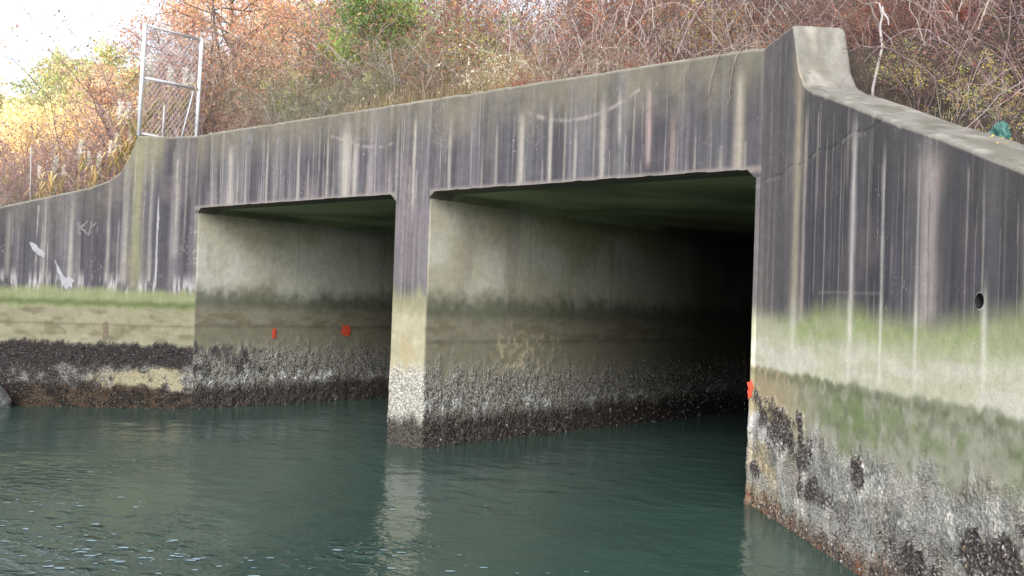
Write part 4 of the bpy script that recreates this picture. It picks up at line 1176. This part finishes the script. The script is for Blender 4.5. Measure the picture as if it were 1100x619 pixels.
# bleached dead branch behind the raised corner
mb = MB(); mb.tube([(-.02, 0, -.25), (-.02, 0, 0), (.02, .0, .2), (.05, .02, .38), (.03, .0, .55), (.06, -.02, .68), (.05, 0, .74)], .015, .010, 8, cap=True)
mb.tube([(.05, 0, .66), (.01, .02, .78), (-.03, .03, .80)], .011, .005, 7); mb.tube([(.06, -.02, .68), (.10, 0, .62), (.11, .0, .56)], .012, .006, 6)
o = mb.build('dead_branch', M_DEADWOOD, smooth=True); o.location = STICK
tag(o, 'bleached bare branch standing upright behind the raised corner block', 'branch')

# teal plastic scrap behind the sloping coping
import bmesh
bm = bmesh.new(); bmesh.ops.create_icosphere(bm, subdivisions=4, radius=.085)
for v in bm.verts:
    c = v.co
    f = 1 + 1.9 * (float(fbm(np.float64(c.x * 17 + 9), np.float64(c.z * 19 + c.y * 13), 820, 4)) - .5)
    v.co = Vector((c.x * f * .8, c.y * f * .8, c.z * f * (1.05 + .3 * (c.x > 0))))
me = bpy.data.meshes.new('plastic_bag'); bm.to_mesh(me); bm.free(); me.materials.append(M_TEAL)
o = link(bpy.data.objects.new('plastic_bag', me)); o.location = BAG
tag(o, 'crumpled teal plastic bag lying behind the sloping coping of the near wing wall', 'bag')

# rocks at the foot of the far wing wall
for i, (t, s, r, lab) in enumerate(((3.25, -.22, .40, 'grey barnacled boulder at the waterline, nearest the far wing wall mussels'), (4.05, -.4, .46, 'larger grey boulder at the waterline farther along the far wing wall'), (5.2, -.4, .45, 'grey boulder at the end of the far wing wall rocks'))):
    bm = bmesh.new(); bmesh.ops.create_icosphere(bm, subdivisions=4, radius=r)
    for v in bm.verts:
        c = v.co
        f = 1 + 1.3 * (float(fbm(np.float64(c.x * 4 + i * 7), np.float64(c.z * 4 + c.y * 4.5), 830, 5)) - .5)
        v.co = Vector((c.x * f, c.y * f, c.z * f * .95))
    me = bpy.data.meshes.new('boulder'); bm.to_mesh(me); bm.free(); me.materials.append(M_ROCK)
    o = link(bpy.data.objects.new('boulder', me)); o.location = lw(t, s, .02)
    tag(o, lab, 'rock')

# ------------------------------------------------------------------ light
w = bpy.data.worlds.new('World'); SC.world = w; w.use_nodes = True
nt = w.node_tree; nt.nodes.clear()
out = nt.nodes.new('ShaderNodeOutputWorld'); bg = nt.nodes.new('ShaderNodeBackground')
sky = nt.nodes.new('ShaderNodeTexSky'); sky.sky_type = 'NISHITA'; sky.sun_disc = False
SUN_EL = math.radians(33)
sd = Vector((.42, -1, 0)).normalized()
sky.sun_elevation = SUN_EL
sky.sun_rotation = math.atan2(sd.x, sd.y)
sky.dust_density = 3.0; sky.air_density = 1.0
hs = nt.nodes.new('ShaderNodeHueSaturation'); hs.inputs['Saturation'].default_value = .22; hs.inputs['Value'].default_value = 2.1
nt.links.new(sky.outputs[0], hs.inputs['Color']); nt.links.new(hs.outputs[0], bg.inputs[0])
bg.inputs[1].default_value = .15
nt.links.new(bg.outputs[0], out.inputs[0])
L = bpy.data.lights.new('sun', 'SUN'); L.energy = 1.15; L.angle = math.radians(26); L.color = (1.0, .95, .88)
so = link(bpy.data.objects.new('sun', L))
dirv = -(sd * math.cos(SUN_EL) + Vector((0, 0, math.sin(SUN_EL))))
so.rotation_euler = dirv.to_track_quat('-Z', 'Y').to_euler()

# ------------------------------------------------------------------ camera
cam = bpy.data.cameras.new('camera'); co = link(bpy.data.objects.new('camera', cam))
cam.sensor_width = 36; cam.lens = 1081.848 / 1100 * 36; cam.clip_end = 1000; cam.clip_start = .05
r_ = Vector((.75564578, .65410689, .0338176)); u_ = Vector((-.01366561, -.03587535, .99926283)); f_ = Vector((-.65483792, .75555088, .01817029))
mt = Matrix(((r_.x, u_.x, -f_.x), (r_.y, u_.y, -f_.y), (r_.z, u_.z, -f_.z))).to_4x4()
mt.translation = Vector((10.0476, -9.4461, 1.9421))
co.matrix_world = mt
SC.camera = co
SC.view_settings.view_transform = 'Standard'; SC.view_settings.look = 'None'; SC.view_settings.exposure = 0; SC.view_settings.gamma = 1
SC.cycles.max_bounces = 8
